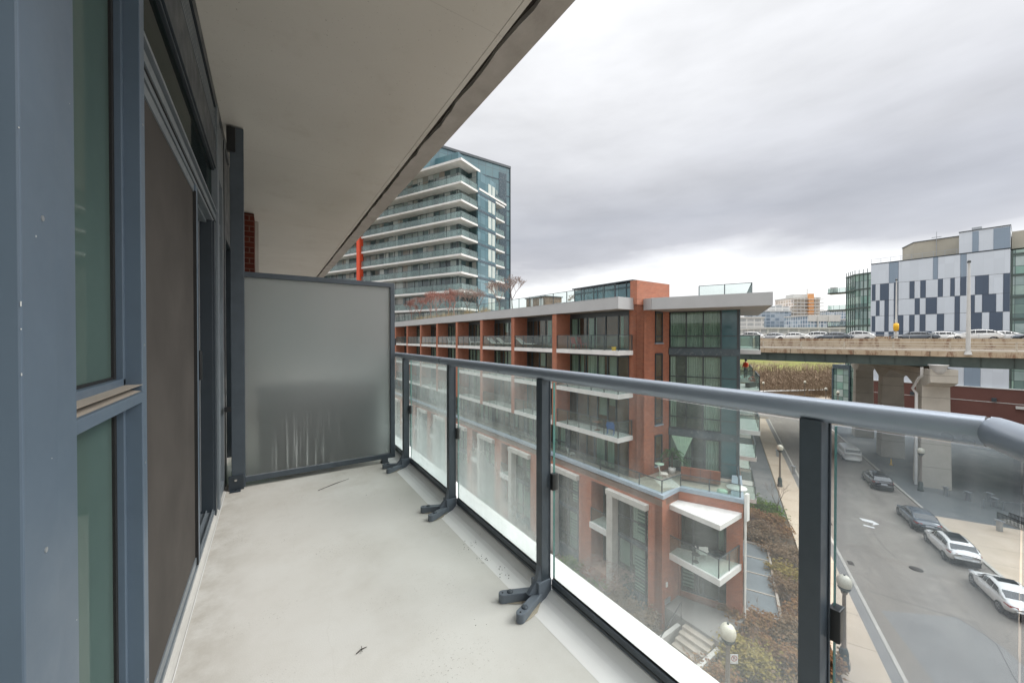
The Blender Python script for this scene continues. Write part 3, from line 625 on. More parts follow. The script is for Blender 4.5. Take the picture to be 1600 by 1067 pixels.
# ------------------------------------------------------------------ red brick mid-rise across the court
GZ = -15.6                                    # street level
MO = (19.0, 13.43); MR = math.radians(1.5)
def mid2w(x, y): return (MO[0] + x * math.cos(MR) - y * math.sin(MR), MO[1] + x * math.sin(MR) + y * math.cos(MR))
mid = empty('brick_midrise', (*MO, 0), MR, 'red brick apartment block with stacked balconies and flat grey roof overhang, across the court', 'building')
rg = random.Random(21)
LV = [.45, -2.40, -5.25, -8.10]               # floor levels of the upper storeys
YM = 66.0
DG = Vector((.900, .437))                     # street direction in the block's own axes
def dgp(p, t): return (p[0] + DG.x * t, p[1] + DG.y * t)
P1 = (1.6, 3.0); P2 = (5.25, 3.0); P3 = (7.1, -.95); K0 = (0, 0); K1 = (1.85, .15); K2 = (3.19, -2.92)
FAR = dgp(P3, 34)
# bodies
MB().prism([(.0, 0), (0, YM), (14, YM), dgp(K2, 38), dgp(K2, .0), (2.85, -2.10), (3.2, -1.6), (2.9, .2), K1], -8.45, -8.102).build('terrace_floor', 'paver', mid)
w = MB()
w.prism([P1, P2, (6.0, 3.6), (9, YM), (2.3, YM), (2.3, 3.62), (1.6, 3.58)], -8.1, 5.12 if False else 3.6)
w.build('wall', 'brick', mid)
# brick pier rising past the roof
MB().box(1.55, 5.2, 2.96, 3.5, 3.5, 5.12).build('stair_wall', 'brick', mid)
w2 = MB().prism([P1, (P1[0], P1[1] + .62), (2.4, P1[1] + .62), (2.4, 3.0)], -8.1, 3.62); w2.build('corner_pier', 'brick', mid)

def glazing(parent, p, q, z0, z1, cells, trans=None, room='room_dark', seed=0, depth=.45, door=None, inset=.06, cm_='curtain', fr='mullion', curtain_p=.6):
    """window wall from ground point p to q (facing left of p->q ... right), cells = list of relative widths"""
    p = Vector(p); q = Vector(q); d = (q - p); L = d.length; d.normalize(); n = Vector((d.y, -d.x))     # n points outdoors (right of p->q)
    rr = random.Random(seed); tot = sum(cells); us = [0]
    for c in cells: us.append(us[-1] + c / tot * L)
    f = MB(); f.obox(p + n * .0, q + n * .0, .10, z0, z0 + .10); f.obox(p, q, .10, z1 - .10, z1)
    for u in us: a = p + d * max(.0, u - .035); b = p + d * min(L, u + .035); f.obox(a, b, .116, z0 + .001, z1 - .001)
    if trans:
        for i in range(len(cells)):
            if door and i in door: continue
            f.obox(p + d * (us[i] + .036), p + d * (us[i + 1] - .036), .09, trans - .03, trans + .03)
    w = f.build('window', fr, parent)
    g = MB(); g.obox(p + d * .02, q - d * .02, .012, z0 + .05, z1 - .05); g.build('pane', 'window_glass', w)
    rm = MB(); a = p - n * 1.3; b = q - n * 1.3
    rm.quad((a.x, a.y, z0), (b.x, b.y, z0), (b.x, b.y, z1), (a.x, a.y, z1))
    for e in (p, q): e2_ = e - n * 1.3; rm.quad((e.x, e.y, z0), (e2_.x, e2_.y, z0), (e2_.x, e2_.y, z1), (e.x, e.y, z1))
    for z in (z0, z1): rm.quad((p.x, p.y, z), (q.x, q.y, z), (b.x, b.y, z), (a.x, a.y, z))
    rm.build('room', room, w)
    cm = MB(); bm_ = MB()
    for i in range(len(cells)):
        k = rr.random()
        if k < curtain_p:
            u0, u1 = us[i] + .04, us[i + 1] - .04
            if k < .35 * curtain_p: u1 = u0 + (u1 - u0) * rr.uniform(.3, .7)
            m = max(4, int((u1 - u0) / .07))
            for j in range(m):
                ua = u0 + (u1 - u0) * j / m; ub = u0 + (u1 - u0) * (j + 1) / m
                oa = .20 + (.035 if j % 2 else -.035); ob = .20 + (-.035 if j % 2 else .035)
                A = p + d * ua - n * oa; B = p + d * ub - n * ob
                cm.quad((A.x, A.y, z0 + .06), (B.x, B.y, z0 + .06), (B.x, B.y, z1 - .12), (A.x, A.y, z1 - .12))
        elif k > .86:
            A = p + d * (us[i] + .04) - n * .12; B = p + d * (us[i + 1] - .04) - n * .12; zb = z1 - (z1 - z0) * rr.uniform(.3, .75)
            bm_.quad((A.x, A.y, zb), (B.x, B.y, zb), (B.x, B.y, z1 - .1), (A.x, A.y, z1 - .1))
    if cm.v: cm.build('curtain', cm_, w)
    if bm_.v: bm_.build('blind', 'blind', w)
    return w
def balustrade(parent, pts, z0, h, gap=.03, post=1.3, m='far_glass', top=True):
    g = MB(); r = MB()
    for a, b in zip(pts, pts[1:]):
        a = Vector(a); b = Vector(b); L = (b - a).length; d = (b - a).normalized(); n = max(1, round(L / post))
        g.obox(a, b, .014, z0 + gap, z0 + h - .03)
        for i in range(n + 1): c = a + d * (L * i / n); r.box(c.x - .022, c.x + .022, c.y - .022, c.y + .022, z0, z0 + h - .035)
        r.obox(a - d * .02, b + d * .02, .05, z0 + h - .035, z0 + h)
    o = r.build('railing', 'mullion', parent); g.build('glass', m, o); return o

YB0, BAY, XF, XG = 3.62, 5.76, .10, 1.60
bays = []
for k in range(11):
    y0 = YB0 if k == 0 else 9.34 + .5 + BAY * (k - 1); y1 = 9.34 + BAY * k
    bays.append((y0, y1))
for k in range(11):
    yc = 9.34 + BAY * k
    MB().box(XF, XG + .7, yc, yc + .5, -5.56, 3.14).build('brick_pier', 'brick', mid)
    MB().box(XG, XG + .7, yc, yc + .5, -8.1, -5.56).build('brick_pier', 'spandrel', mid)
for k, (y0, y1) in enumerate(bays):
    for l, z in enumerate(LV):
        cells = [[.9, 1.0, .8, 1.1, 1.2, .9], [1, .8, 1.2, 1, .9, 1], [.8, 1.2, 1, 1, .8, 1.1]][(k + l) % 3]
        room = 'room_olive' if (k, l) in ((0, 0), (0, 1)) else 'room_dark'
        glazing(mid, (XG, y1), (XG, y0), z + .02, z + 2.46, cells, z + .85 if k % 2 else None, room, seed=k * 7 + l + 3, door=(2, 3), curtain_p=.42)
        if l < 3:
            ys = 3.29 if k == 0 else y0
            b = MB().box(XF, XG + .2, ys, y1, z - .30, z); o = b.build('balcony_slab', 'slab_white', mid)
            pts = [(XG - .05, ys + .06), (XF + .07, ys + .06), (XF + .07, y1 - .02)] if k == 0 else [(XF + .07, ys + .02), (XF + .07, y1 - .02)]
            balustrade(o, pts, z, 1.05)
# dark spandrel strips above glazing
for l, z in enumerate(LV): MB().box(XG - .03, XG + .1, YB0, YM, z + 2.46, z + (2.72 if l == 0 else 2.55)).build('spandrel', 'mullion', mid)
# roof overhang, main wing
fz0, fz1 = 3.18, 3.94
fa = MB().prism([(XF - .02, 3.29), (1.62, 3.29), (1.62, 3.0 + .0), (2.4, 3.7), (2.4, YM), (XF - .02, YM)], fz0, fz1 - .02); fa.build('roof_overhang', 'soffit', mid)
f = MB()
f.box(XF - .06, XF - .02, 3.29, YM, fz0 - .01, fz1); f.box(XF - .06, 1.6, 3.25, 3.29, fz0 - .01, fz1)
f.box(XF - .06, 2.4, 3.29, YM, fz1 - .02, fz1 + .02); f.build('roof_fascia', 'fascia', mid)
MB().box(2.4, 14, 3.6, YM, 3.5, 3.9).build('roof', 'paver', mid)
# end wing (grey glazed bay facing the street corner) and its overhang
d23 = (Vector(P3) - Vector(P2)).normalized(); n23 = Vector((d23.y, -d23.x)); n23 = n23 if n23.x < 0 else -n23
def e(t, off=0.0): v = Vector(P2) + d23 * t + n23 * off; return (v.x, v.y)
L23 = (Vector(P3) - Vector(P2)).length
MB().prism([e(0, -.3), e(L23, -.3), dgp(e(L23, -.3), 30), (14, 20), (6, 6)], -8.1, 3.6).build('street_wing', 'spandrel', mid)
for z in LV:
    # band
    MB().obox(e(0, .0), e(L23, .0), .30, z - .36, z + .10, .0).build('spandrel', 'spandrel', mid)
    top = z + 2.49 if z < 0 else 3.2
    if z == LV[3]:
        glazing(mid, e(.05, 0), e(3.2, 0), z + .10, top, [1.1, .9, 1.1, 1.2], z + .95, 'room_dark', 91, door=(2, 3), curtain_p=.2)
    else:
        glazing(mid, e(.05, 0), e(3.25, 0), z + .10, top, [1.08, 1.08, 1.08], z + .97, 'room_dark', 92 + int(z), curtain_p=1.3 if z == LV[1] else .6, cm_='curtain_white' if z == LV[1] else 'curtain')
    s_ = MB().obox(e(3.25, 0), e(4.25, 0), .12, z + .10, top); s_.build('spandrel', 'spandrel_teal', mid)
    MB().obox(e(3.25, .0), e(3.30, .0), .16, z + .1, top).obox(e(4.18, .0), e(4.30, .0), .18, z + .1, top).obox(e(3.3, 0), e(4.18, 0), .15, z + .93, z + .98).build('mullion_strip', 'mullion', mid)
MB().prism([e(L23 - .1, .08), e(L23, .08), dgp(e(L23, .05), 30), dgp(e(L23 - .1, .0), 30)], -8.0, 3.2).build('side_wall', 'spandrel', mid)
tip = (4.88, -3.64); lft = (2.1, 2.21)
tip2 = dgp(tip, 11.5)
pr = [lft, tip, tip2, (12, 8), (5.2, 2.97), (2.25, 2.97)]
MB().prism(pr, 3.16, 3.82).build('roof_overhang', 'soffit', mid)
f = MB(); f.obox(lft, tip, .04, 3.14, 3.90, -.02); f.obox(tip, tip2, .04, 3.14, 3.90, -.02); f.obox((2.28, 2.96), lft, .04, 3.14, 3.90, -.02)
pr2 = [Vector(v) for v in (lft, tip, tip2)]
f.prism([lft, tip, tip2, (12, 8), (5.2, 2.97), (2.25, 2.97)], 3.822, 3.86)
f.build('roof_fascia', 'fascia', mid)
mj = MB(); dl = (Vector(tip) - Vector(lft)); LL = dl.length; dl.normalize(); nl = Vector((dl.y, -dl.x)); nl = nl if nl.x < 0 else -nl
for t in (1.25, 2.6, 3.9, 5.15, 6.2): c = Vector(lft) + dl * t + nl * .025; mj.box(c.x - .008, c.x + .008, c.y - .008, c.y + .008, 3.15, 3.89)
mj.build('fascia_joint', 'mullion', mid)
# narrow windows in the brick end wall
for z in LV:
    glazing(mid, (3.56, 2.975), (4.38, 2.975), z + .50, z + 2.62 if z < 0 else 3.12, [1.0], z + .95, 'room_dark', 40 + int(z), curtain_p=.9)
    MB().box(3.52, 4.42, 2.86, 2.99, z + .42, z + .50).build('sill', 'coping', mid)
# roof terrace: glass stair house, railings
ph = MB(); ph.box(1.7, 5.25, 3.5, 9.0, 3.9, 5.02); 
gh = empty  # (name kept free)
ph.build('roof_house', 'tower_teal', mid)
f = MB(); f.box(1.55, 5.6, 3.3, 9.15, 5.12, 5.20)
for y in (3.9, 4.9, 5.9, 6.9, 7.9, 8.95): f.box(1.66, 1.70, y, y + .06, 3.9, 5.12)
f.box(1.66, 1.70, 3.5, 9.0, 4.70, 4.75)
for x in (5.25,): 
    for y in (3.5, 4.5, 5.5): f.box(x, x + .04, y, y + .06, 3.9, 5.12)
f.build('roof_house_frame', 'mullion', mid)
balustrade(mid, [(.9, 4.2), (.9, 30), (.9, 52)], 3.94, 1.0, post=1.6, m='roof_rail')
balustrade(mid, [e(1.9, -.2), e(5.0, -.1), dgp(e(5.0, -.1), 8)], 3.86, 1.05, post=1.7, m='roof_rail')

# podium
CP = -7.75
def wallseg(a, b, z0, z1, t=.30, m='brick', name='podium_wall'):
    return MB().obox(a, b, t, z0, z1, 0).build(name, m, mid)
def inset(v): return v
# front wall modules (front plane at x = 0)
MOD, MY0 = 5.8, .95
ft = MB(); ft.box(0, .35, .0, YM, -8.62, -8.1); ft.build('podium_wall', 'brick', mid)
MB().box(0, .35, 0, .95, GZ - .2, -8.62).build('podium_wall', 'brick', mid)
for k in range(10):
    y0 = MY0 + MOD * k
    # glazed two storey window with white precast hood and leg
    glazing(mid, (.30, y0 + 2.45), (.30, y0), -11.45, -8.64, [1.0, 1.1, .35], -10.2, 'room_dark', 300 + k, curtain_p=.35)
    glazing(mid, (.30, y0 + 2.45), (.30, y0), -14.6, -11.6, [1.0, 1.1, .35], -13.6, 'room_dark', 330 + k, curtain_p=.35)
    MB().box(.22, .36, y0, y0 + 2.45, -11.6, -11.45).box(.22, .36, y0, y0 + 2.45, GZ - .2, -14.6).build('spandrel', 'spandrel', mid)
    h_ = MB().box(-.32, .34, y0 - .05, y0 + 3.05, -8.98, -8.62).box(-.32, .34, y0 + 2.46, y0 + 2.95, GZ - .1, -8.98); h_.build('window_surround', 'precast', mid, .02)
    # striped blinds
    bl = MB(); bl.box(.36, .37, y0 + .1, y0 + 1.0, -10.9, -8.75).box(.36, .37, y0 + .1, y0 + 1.2, -14.4, -12.2); bl.build('blind', 'stripe_blind', mid)
    # loggia
    glazing(mid, (1.3, y0 + 4.6), (1.3, y0 + 2.95), -11.4, -8.7, [1.0, .8], None, 'room_dark', 360 + k, curtain_p=.3)
    glazing(mid, (1.3, y0 + 4.6), (1.3, y0 + 2.95), -14.6, -11.8, [1.0, .8], None, 'room_dark', 390 + k, curtain_p=.3)
    s_ = MB().box(-.16, 1.3, y0 + 2.96, y0 + 4.62, -11.85, -11.48).build('balcony_slab', 'slab_white', mid)
    balustrade(s_, [(-.02, y0 + 2.98), (-.02, y0 + 4.58)], -11.48, 1.0)
    MB().box(0, 1.35, y0 + 4.6, y0 + MOD, GZ - .2, -8.62).build('podium_wall', 'brick', mid)
    MB().box(.0, 1.35, y0 + 2.95, y0 + 4.6, GZ - .2, -14.6).box(1.3, 1.5, y0 + 2.95, y0 + 4.6, -11.8, -11.4).build('podium_wall', 'brick', mid)
# jog and splayed entrance bay
dK = (Vector(K2) - Vector(K1)).normalized(); LK_ = (Vector(K2) - Vector(K1)).length
nK = Vector((dK.y, -dK.x)); nK = nK if nK.x < 0 else -nK
def kk(t, off=0.0): v = Vector(K1) + dK * t + nK * off; return (v.x, v.y)
MB().prism([K0, K1, (1.85, .5), (0, .5)], GZ - .2, -7.95).build('podium_wall', 'brick', mid)
MB().prism([K1, kk(LK_), kk(LK_, -.35), kk(0, -.35)], -8.85, -7.95).build('podium_wall', 'brick', mid)
MB().prism([kk(LK_ * .76), kk(LK_), dgp(kk(LK_), .4), dgp(kk(LK_ * .76), .4)], GZ - .2, -8.85).build('podium_wall', 'brick', mid)
MB().prism([kk(LK_, -.0), dgp(kk(LK_), 38), dgp(kk(LK_, -.35), 38), kk(LK_, -.35)], GZ - .2, -7.95).build('podium_wall', 'brick', mid)
MB().prism([kk(0, -.1), kk(.10, -.1), kk(.10, -1.9), kk(0, -1.9)], GZ - .2, -8.85).prism([kk(LK_ * .76, -.1), kk(LK_ * .76 + .1, -.1), kk(LK_ * .76 + .1, -1.9), kk(LK_ * .76, -1.9)], GZ - .2, -8.85).prism([kk(0, -.45), kk(LK_ * .76, -.45), kk(LK_ * .76, -.7), kk(0, -.7)], GZ - .2, -14.25).prism([kk(0, -1.9), kk(LK_ * .76, -1.9), kk(LK_ * .76, -2.0), kk(0, -2.0)], GZ - .2, -8.85).build('podium_wall', 'brick', mid)
a_, b_ = kk(.12, -.55), kk(LK_ * .76, -.55)
glazing(mid, a_, b_, -11.35, -8.87, [.7, 1.4, .5], None, 'room_dark', 71, curtain_p=.25)
glazing(mid, a_, b_, -14.25, -11.75, [1.0, .35, .9, .45], None, 'room_dark', 72, curtain_p=.0)
MB().prism([kk(.05, -.3), kk(LK_ * .76, -.3), kk(LK_ * .76, -.7), kk(.05, -.7)], -11.75, -11.35).build('spandrel', 'spandrel', mid)
MB().obox(kk(.2, -.62), kk(.8, -.62), .02, -14.0, -11.9).build('blind', 'stripe_blind', mid)
# triangular canopy and balcony
tri = [(.0 + .83, .06), (.71, -2.91), (3.26, -2.86), (3.0, -2.4), (1.7, .1)]
tri = [(.80, .15), (.71, -2.91), (3.26, -2.86), (3.05, -2.5), (1.80, .15)]
cn = MB().prism(tri, -8.80, -8.52).build('entrance_canopy', 'slab_white', mid, .01)
cb = MB().prism([(.84, .12), (.75, -2.87), (3.2, -2.82), (1.78, .12)], -8.518, -8.505).build('canopy_top', 'membrane_white', cn)
tb = MB().prism(tri, -11.75, -11.40).build('balcony_slab', 'slab_white', mid, .01)
balustrade(tb, [(.88, .1), (.80, -2.80), (3.1, -2.76)], -11.4, 1.05, post=1.5)
# coping round the terrace edge
cp = MB()
def coping(pts, w=.36):
    for a, b in zip(pts, pts[1:]): cp.obox(a, b, w, -7.97, CP, 0)
cpo = [(.14, YM), (.14, .04)]
cp.prism([(-.06, YM), (-.06, -.10), (.32, .22), (.32, YM)], -7.97, CP)
cp.prism([(-.06, -.10), (1.88, .06), kk(.18, -.34), (.32, .22)], -7.97, CP + .002)
cp.prism([(1.84, .06), kk(LK_ + .05, .06), kk(LK_ + .05, -.38), kk(.10, -.38)], -7.97, CP + .004)
cp.prism([kk(LK_ + .05, .06), dgp(kk(LK_ + .05, .06), 4.3), dgp(kk(LK_ - .5, .0), 4.0), kk(LK_ - .6, -.1)], -7.965, CP + .006)
cp.build('coping', 'coping', mid)
balustrade(mid, [(.20, 30), (.20, .16), kk(.10, -.20), kk(LK_ - .15, -.20), dgp(kk(LK_ - .2, -.15), 3.7)], CP, .75, post=1.6)
# white corner strip and downpipe
v = dgp(K2, .12)
MB().box(K2[0] + .02, K2[0] + .12, K2[1] - .14, K2[1] - .04, -15.2, -8.0).build('downpipe', 'white_paint', mid, .02)
MB().box(K2[0] - .02, K2[0] + .26, K2[1] - .22, K2[1] - .08, -8.9, -7.4).build('corner_trim', 'white_paint', mid)
# street side balconies of the wing, each behind the other
nS = Vector((DG.y, -DG.x)); nS = nS if nS.x > 0 else -nS
for z in LV[:3] + [-8.1, -11.4]:
    for t0 in ((4.0, 12.5) if z > -6 else (4.6, 12.5)):
        base = K2 if z < -6 else P3
        if z <= -6: t0 += 3
        a = Vector(dgp(P3, t0 - 1.6)); b = Vector(dgp(P3, t0 + 2.8))
        s_ = MB().prism([a, b, b + nS * 1.3, a + nS * 1.3], z - .30, z).build('balcony_slab', 'slab_white', mid)
        balustrade(s_, [a + nS * .05, a + nS * 1.23, b + nS * 1.23, b + nS * .05], z, 1.05)
# door fittings, lamps and meters on the entrance pier
MB().box(1.0, 1.08, .10, .16, -12.9, -12.3).box(.35, .5, -.05, .0, -13.2, -12.95).build('wall_light', 'chair_white', mid)
MB().box(.25, .75, -.06, 0, -14.2, -13.9).build('meter', 'alu', mid)
# entrance landing, steps, handrail
ld = [(-.3, .05), (.30, -4.2), (2.6, -4.1), (3.3, -2.6), (2.2, .1)]
ent = empty('entrance_steps', (*MO, 0), MR, 'concrete entrance landing with steps and black handrail before the splayed glass door', 'steps')
MB().prism([(.25, -.02), (.25, -3.1), (3.1, -3.1), (2.2, -1), (1.8, .1)], GZ, -14.3).build('landing', 'asphalt_dark', ent)
st = MB()
for i in range(7): st.box(.25 - .34 * (i + 1), .25 - .34 * i, -2.9, -1.3, GZ, -14.3 - .17 * (i + 1))
st.build('step', 'paver', ent)
MB().obox((-2.2, -.9), (.25, -.9), .22, GZ, -14.75).obox((-2.2, -3.1), (.25, -3.1), .22, GZ, -14.6).build('side_wall', 'precast', ent)
MB().tube([(-1.9, -1.12, GZ), (-1.9, -1.12, -14.5), (.1, -1.12, -13.35), (.1, -1.12, -14.3)], .03, 8).build('handrail', 'black_plastic', ent)

# ------------------------------------------------------------------ glass tower with wrap-round balconies
TW = empty('glass_tower', (26.25, 55.67, 0), math.radians(27.4), 'tall teal glass apartment tower ringed by white balcony slabs, behind the brick block', 'tower')
# local x: right and away (bearing 62.6), local y: left and away
z0s = [6.25 + 2.92 * k for k in range(-7, 8)]
YT = 46.0
MB().prism([(1.9, 1.9), (4.7, 1.9), (4.7, .02), (10.4, .02), (10.4, 1.6), (13.7, 1.6), (13.7, YT), (1.9, YT)], GZ, 30.0).build('core', 'tower_glass', TW)
MB().prism([(4.68, .0), (10.42, .0), (10.42, .35), (4.68, .35)], GZ, 30.05).build('glass_face', 'tower_teal', TW)
rg = random.Random(5)
for k, z in enumerate(z0s):
    if z < -3: continue
    sl = MB().prism([(0, 0), (4.7, 0), (4.7, 1.95), (1.95, 1.95), (1.95, YT), (0, YT)], z - .32, z).build('balcony_slab', 'slab_white', TW)
    balustrade(sl, [(4.65, .06), (.06, .06), (.06, YT)], z, 1.08, post=3.0, m='tower_rail_sheen')
    s2 = MB().box(10.42, 13.7, .0, 1.7, z - .30, z).build('balcony_slab', 'slab_white', TW)
    balustrade(s2, [(10.5, .06), (13.64, .06), (13.64, 1.5)], z, 1.08, post=3.2, m='tower_rail_sheen')
    MB().prism([(4.66, -.03), (10.44, -.03), (10.44, .01), (4.66, .01)], z - .55, z - .1).build('spandrel', 'spandrel', TW)
    # pale blinds and mullions between floors
    m_ = MB()
    y = 2.2
    while y < YT - 1: m_.box(1.84, 1.9, y, y + .09, z, z + 2.6); y += rg.choice([1.1, 1.4, 1.9, 2.4])
    m_.build('mullion', 'mullion', TW)
    MB().box(7.9, 8.9, -.045, -.0, z + .2, z + 2.3).box(9.2, 10.1, -.045, 0, z + .2, z + 2.3).build('pale_window', 'blind', TW)
MB().prism([(.0, 0), (5.4, 0), (5.4, 2.2), (14, 2.2), (14, YT), (0, YT)], 30.05, 30.45).build('roof_slab', 'slab_white', TW)
MB().prism([(5.0, -.1), (14.2, -.1), (14.2, 3), (5.0, 3)], 26.9, 27.25).build('roof_slab', 'slab_white', TW)
MB().prism([(2.5, 2.5), (13, 4), (13, YT), (2.5, YT)], 30.45, 33.0).build('penthouse', 'tower_blue', TW)
# orange fin and the wing beyond it
MB().box(-.35, .5, 24.2, 25.1, GZ, 29.5).build('orange_fin', 'orange', TW)
MB().box(-1.5, 12, YT, YT + 30, GZ, 31).build('far_wing', 'tower_blue', TW)
# tall slab block behind
C_ = (40.9, 64.0)
SB = empty('teal_slab_tower', (*C_, 0), MR, 'taller flat teal glass slab tower rising directly behind the balconied tower', 'tower')
MB().box(-13, 0, 0, 16, GZ, 35.3).build('wall', 'tower_blue', SB); MB().box(-26, -13.01, .0, 16, 30.6, 35.3).build('wall', 'tower_blue', SB)
MB().box(-26, .15, -.15, 16, 35.3, 35.75).box(-.05, .12, -.12, .1, GZ, 35.3).build('parapet', 'mullion', SB)
for z in [6.3 + 2.92 * k for k in range(10)]:
    MB().box(-13, 0.05, -.04, 0, z - .12, z + .12).build('spandrel', 'spandrel', SB)
MB().box(-2.6, -.9, -.06, 0, 3, 34).build('dark_strip', 'spandrel', SB)

# ------------------------------------------------------------------ ground
def structure(o): o['kind'] = 'structure'; return o
RB = math.radians(62.6); RD = Vector((math.sin(RB), math.cos(RB))); RN = Vector((math.cos(RB), -math.sin(RB)))
def rd(s, n): v = RD * s + RN * n; return (v.x, v.y)
RROT = math.atan2(RD.y, RD.x)
g = MB().quad((-600, -600, GZ), (1400, -600, GZ), (1400, 1400, GZ), (-600, 1400, GZ)).build('ground', 'ground_dirt'); structure(g)
def sheet(name, pts, z, m):
    # pts in road coordinates (s, n)
    mb = MB(); q = [(s, -n) for s, n in pts]
    ar = sum(q[i][0] * q[(i + 1) % len(q)][1] - q[(i + 1) % len(q)][0] * q[i][1] for i in range(len(q)))
    if ar < 0: q = q[::-1]
    mb.add([(a, b, z) for a, b in q], [tuple(range(len(q)))])
    o = mb.build(name, m); o.rotation_euler.z = RROT; return structure(o)
def slab(name, pts, z0, z1, m):
    o = MB().prism([(s, -n) for s, n in pts], z0, z1).build(name, m); o.rotation_euler.z = RROT; return structure(o)
G = GZ
sheet('road', [(-60, 7.75), (118, 7.75), (118, 16.8), (-60, 16.8)], G + .010, 'asphalt')
sheet('cross_road', [(97, -160), (112, -160), (112, 200), (97, 200)], G + .014, 'asphalt')
slab('pavement', [(-60, 5.0), (94, 5.0), (94, 7.05), (-60, 7.05)], G, G + .13, 'sidewalk')
slab('pavement_strip', [(-60, 7.05), (94, 7.05), (94, 7.58), (-60, 7.58)], G, G + .126, 'asphalt_dark')
slab('kerb', [(-60, 7.58), (94, 7.58), (94, 7.76), (-60, 7.76)], G, G + .14, 'curb')
slab('pavement', [(-60, 17.0), (50.5, 17.0), (50.5, 24), (-60, 30)], G, G + .128, 'sidewalk')
slab('kerb', [(-60, 16.78), (94, 16.78), (94, 17.0), (-60, 17.0)], G, G + .14, 'curb')
slab('plaza', [(50.5, 17.0), (94, 17.0), (94, 70), (35, 70), (50.5, 24)], G, G + .124, 'plaza')
slab('plaza', [(-60, 30), (50.5, 24), (35, 70), (-60, 70)], G, G + .12, 'asphalt_dark')
slab('path', [(43, -3), (94, -3), (94, 4.9), (43, 4.9)], G, G + .11, 'plaza')
# tar patches and marks on the road
sheet('road_patch', [(20, 9.5), (31.5, 8.4), (33, 12.2), (31, 13.2), (20, 14.5)], G + .016, 'asphalt_dark')
tar = MB()
def tarline(pts, w):
    for a, b in zip(pts, pts[1:]): tar.obox((a[0], -a[1]), (b[0], -b[1]), w, G + .0162, G + .0175)
tarline([(33.6, 8.3), (33.3, 9.6), (33.1, 11.0), (32.9, 12.2), (31.9, 12.8), (31.1, 13.0), (28.6, 12.5), (26, 12.2)], .045); tarline([(46.5, 11.5), (44.6, 11.2), (43, 11.1), (41.0, 11.15), (39.5, 11.4)], .04)
o = tar.build('road_crack', 'tar'); o.rotation_euler.z = RROT; structure(o)
def disc(name, s, n, r, z, m, lab=None, cat=None, grp=None, sq=False):
    x, y = rd(s, n); mb = MB()
    if sq: mb.box(-r, r, -r * .6, r * .6, 0, .006)
    else: mb.lathe([(.001, .006), (r, .006), (r, 0)], n=20)
    o = mb.build(name, m, None); o.location = (x, y, z); o.rotation_euler.z = RROT
    tag(o, lab, cat, grp); return o
disc('manhole_cover', 38.4, 12.1, .38, G + .018, 'mud', 'round dark manhole cover in the roadway left of the white hatchback', 'manhole', 'road covers')
disc('drain_grate', 44.0, 8.2, .30, G + .02, 'mud', 'small dark drain at the left kerb, farther of the two', 'drain', 'road drains', True)
disc('drain_grate', 37.0, 8.15, .30, G + .02, 'mud', 'small dark drain at the left kerb, nearer of the two', 'drain', 'road drains', True)
disc('manhole_cover', 31.0, 14.6, .38, G + .018, 'mud', 'dark cover in the roadway at the lower right corner', 'manhole', 'road covers')
mk = MB().add([(46.8, -10.9, G + .02), (46.2, -11.0, G + .02), (46.0, -11.7, G + .02), (45.5, -11.5, G + .02), (46.0, -12.1, G + .02), (46.6, -11.8, G + .02)], [(0, 1, 2, 3, 4, 5)]).add([(45.3, -10.8, G + .02), (45.0, -10.8, G + .02), (44.8, -11.5, G + .02), (45.1, -11.5, G + .02)], [(0, 1, 2, 3)])
o = mk.build('road_arrow', 'chair_white'); o.rotation_euler.z = RROT; structure(o)

# court garden
sheet('garden_soil', [(-5, -30), (43, -30), (43, 4.98), (-5, 4.98)], G + .012, 'soil')
sheet('garden_path', [(8, 1.3), (22, 1.3), (22, 2.7), (8, 2.7)], G + .02, 'curb')
# louvred planter-like vent beside the wing
vt = empty('vent_enclosure', (*rd(0, 0), 0), RROT, 'low glass-topped vent enclosure with slatted bays beside the brick wing', 'vent')
v_ = MB()
a, b = 26.6, 35.4
plain('vent_slat', (.17, .21, .235), .4, .12, .8)
MB().box(a, b, -2.75, -1.15, G, G + .50).build('base', 'vent_slat', vt)
f = MB()
for i in range(5): x = a + (b - a) * i / 4; f.box(x - .04, x + .04, -2.8, -1.1, G + .45, G + .56)
f.box(a, b, -2.9, -2.76, G, G + .62).box(a - .15, a, -2.9, -1.1, G, G + .60).box(b, b + .15, -2.9, -1.1, G, G + .60)
f.build('frame', 'curb', vt)
for i in range(4):
    x0 = a + (b - a) * i / 4 + .06; x1 = a + (b - a) * (i + 1) / 4 - .06; lv = MB()
    for j in range(24): y = -2.72 + j * .065; lv.box(x0, x1, y, y + .045, G + .50, G + .52)
    lv.build('louvre', 'vent_slat', vt)

# ------------------------------------------------------------------ elevated expressway
FB = math.radians(-10); FR_ = -FB
FO = (61.5, 8.5)
fw = empty('expressway', (*FO, 0), math.radians(10), 'weathered concrete elevated expressway on steel girders crossing the street', 'bridge')
Y0, Y1 = -70, 150
MB().box(0, 13.2, Y0, Y1, -.72, -.14).build('deck', 'deck_concrete', fw)
MB().box(.3, 12.5, Y0, Y1, -.14, -.12).build('roadway', 'asphalt', fw)
MB().box(.0, .18, Y0, Y1, -.14, .02).build('kerb', 'deck_rail', fw)
r = MB()
for z in (.20, .48): r.box(.0, .12, Y0, Y1, z, z + .09)
r.box(-.04, .16, Y0, Y1, .78, .87)
r.build('guard_rail', 'deck_rail', fw)
po = MB(); y = Y0 + 1
while y < Y1: po.box(.04, .12, y, y + .14, .02, .80); y += 4.3
po.build('rail_post', 'deck_rail', fw)
jt = MB(); y = Y0 + 2
while y < Y1: jt.box(-.012, .0, y, y + .05, -.72, -.15); y += 6.3
jt.build('expansion_joint', 'mud', fw)
MB().box(12.6, 13.3, Y0, Y1, -.7, 1.22).build('median_barrier', 'deck_concrete', fw)
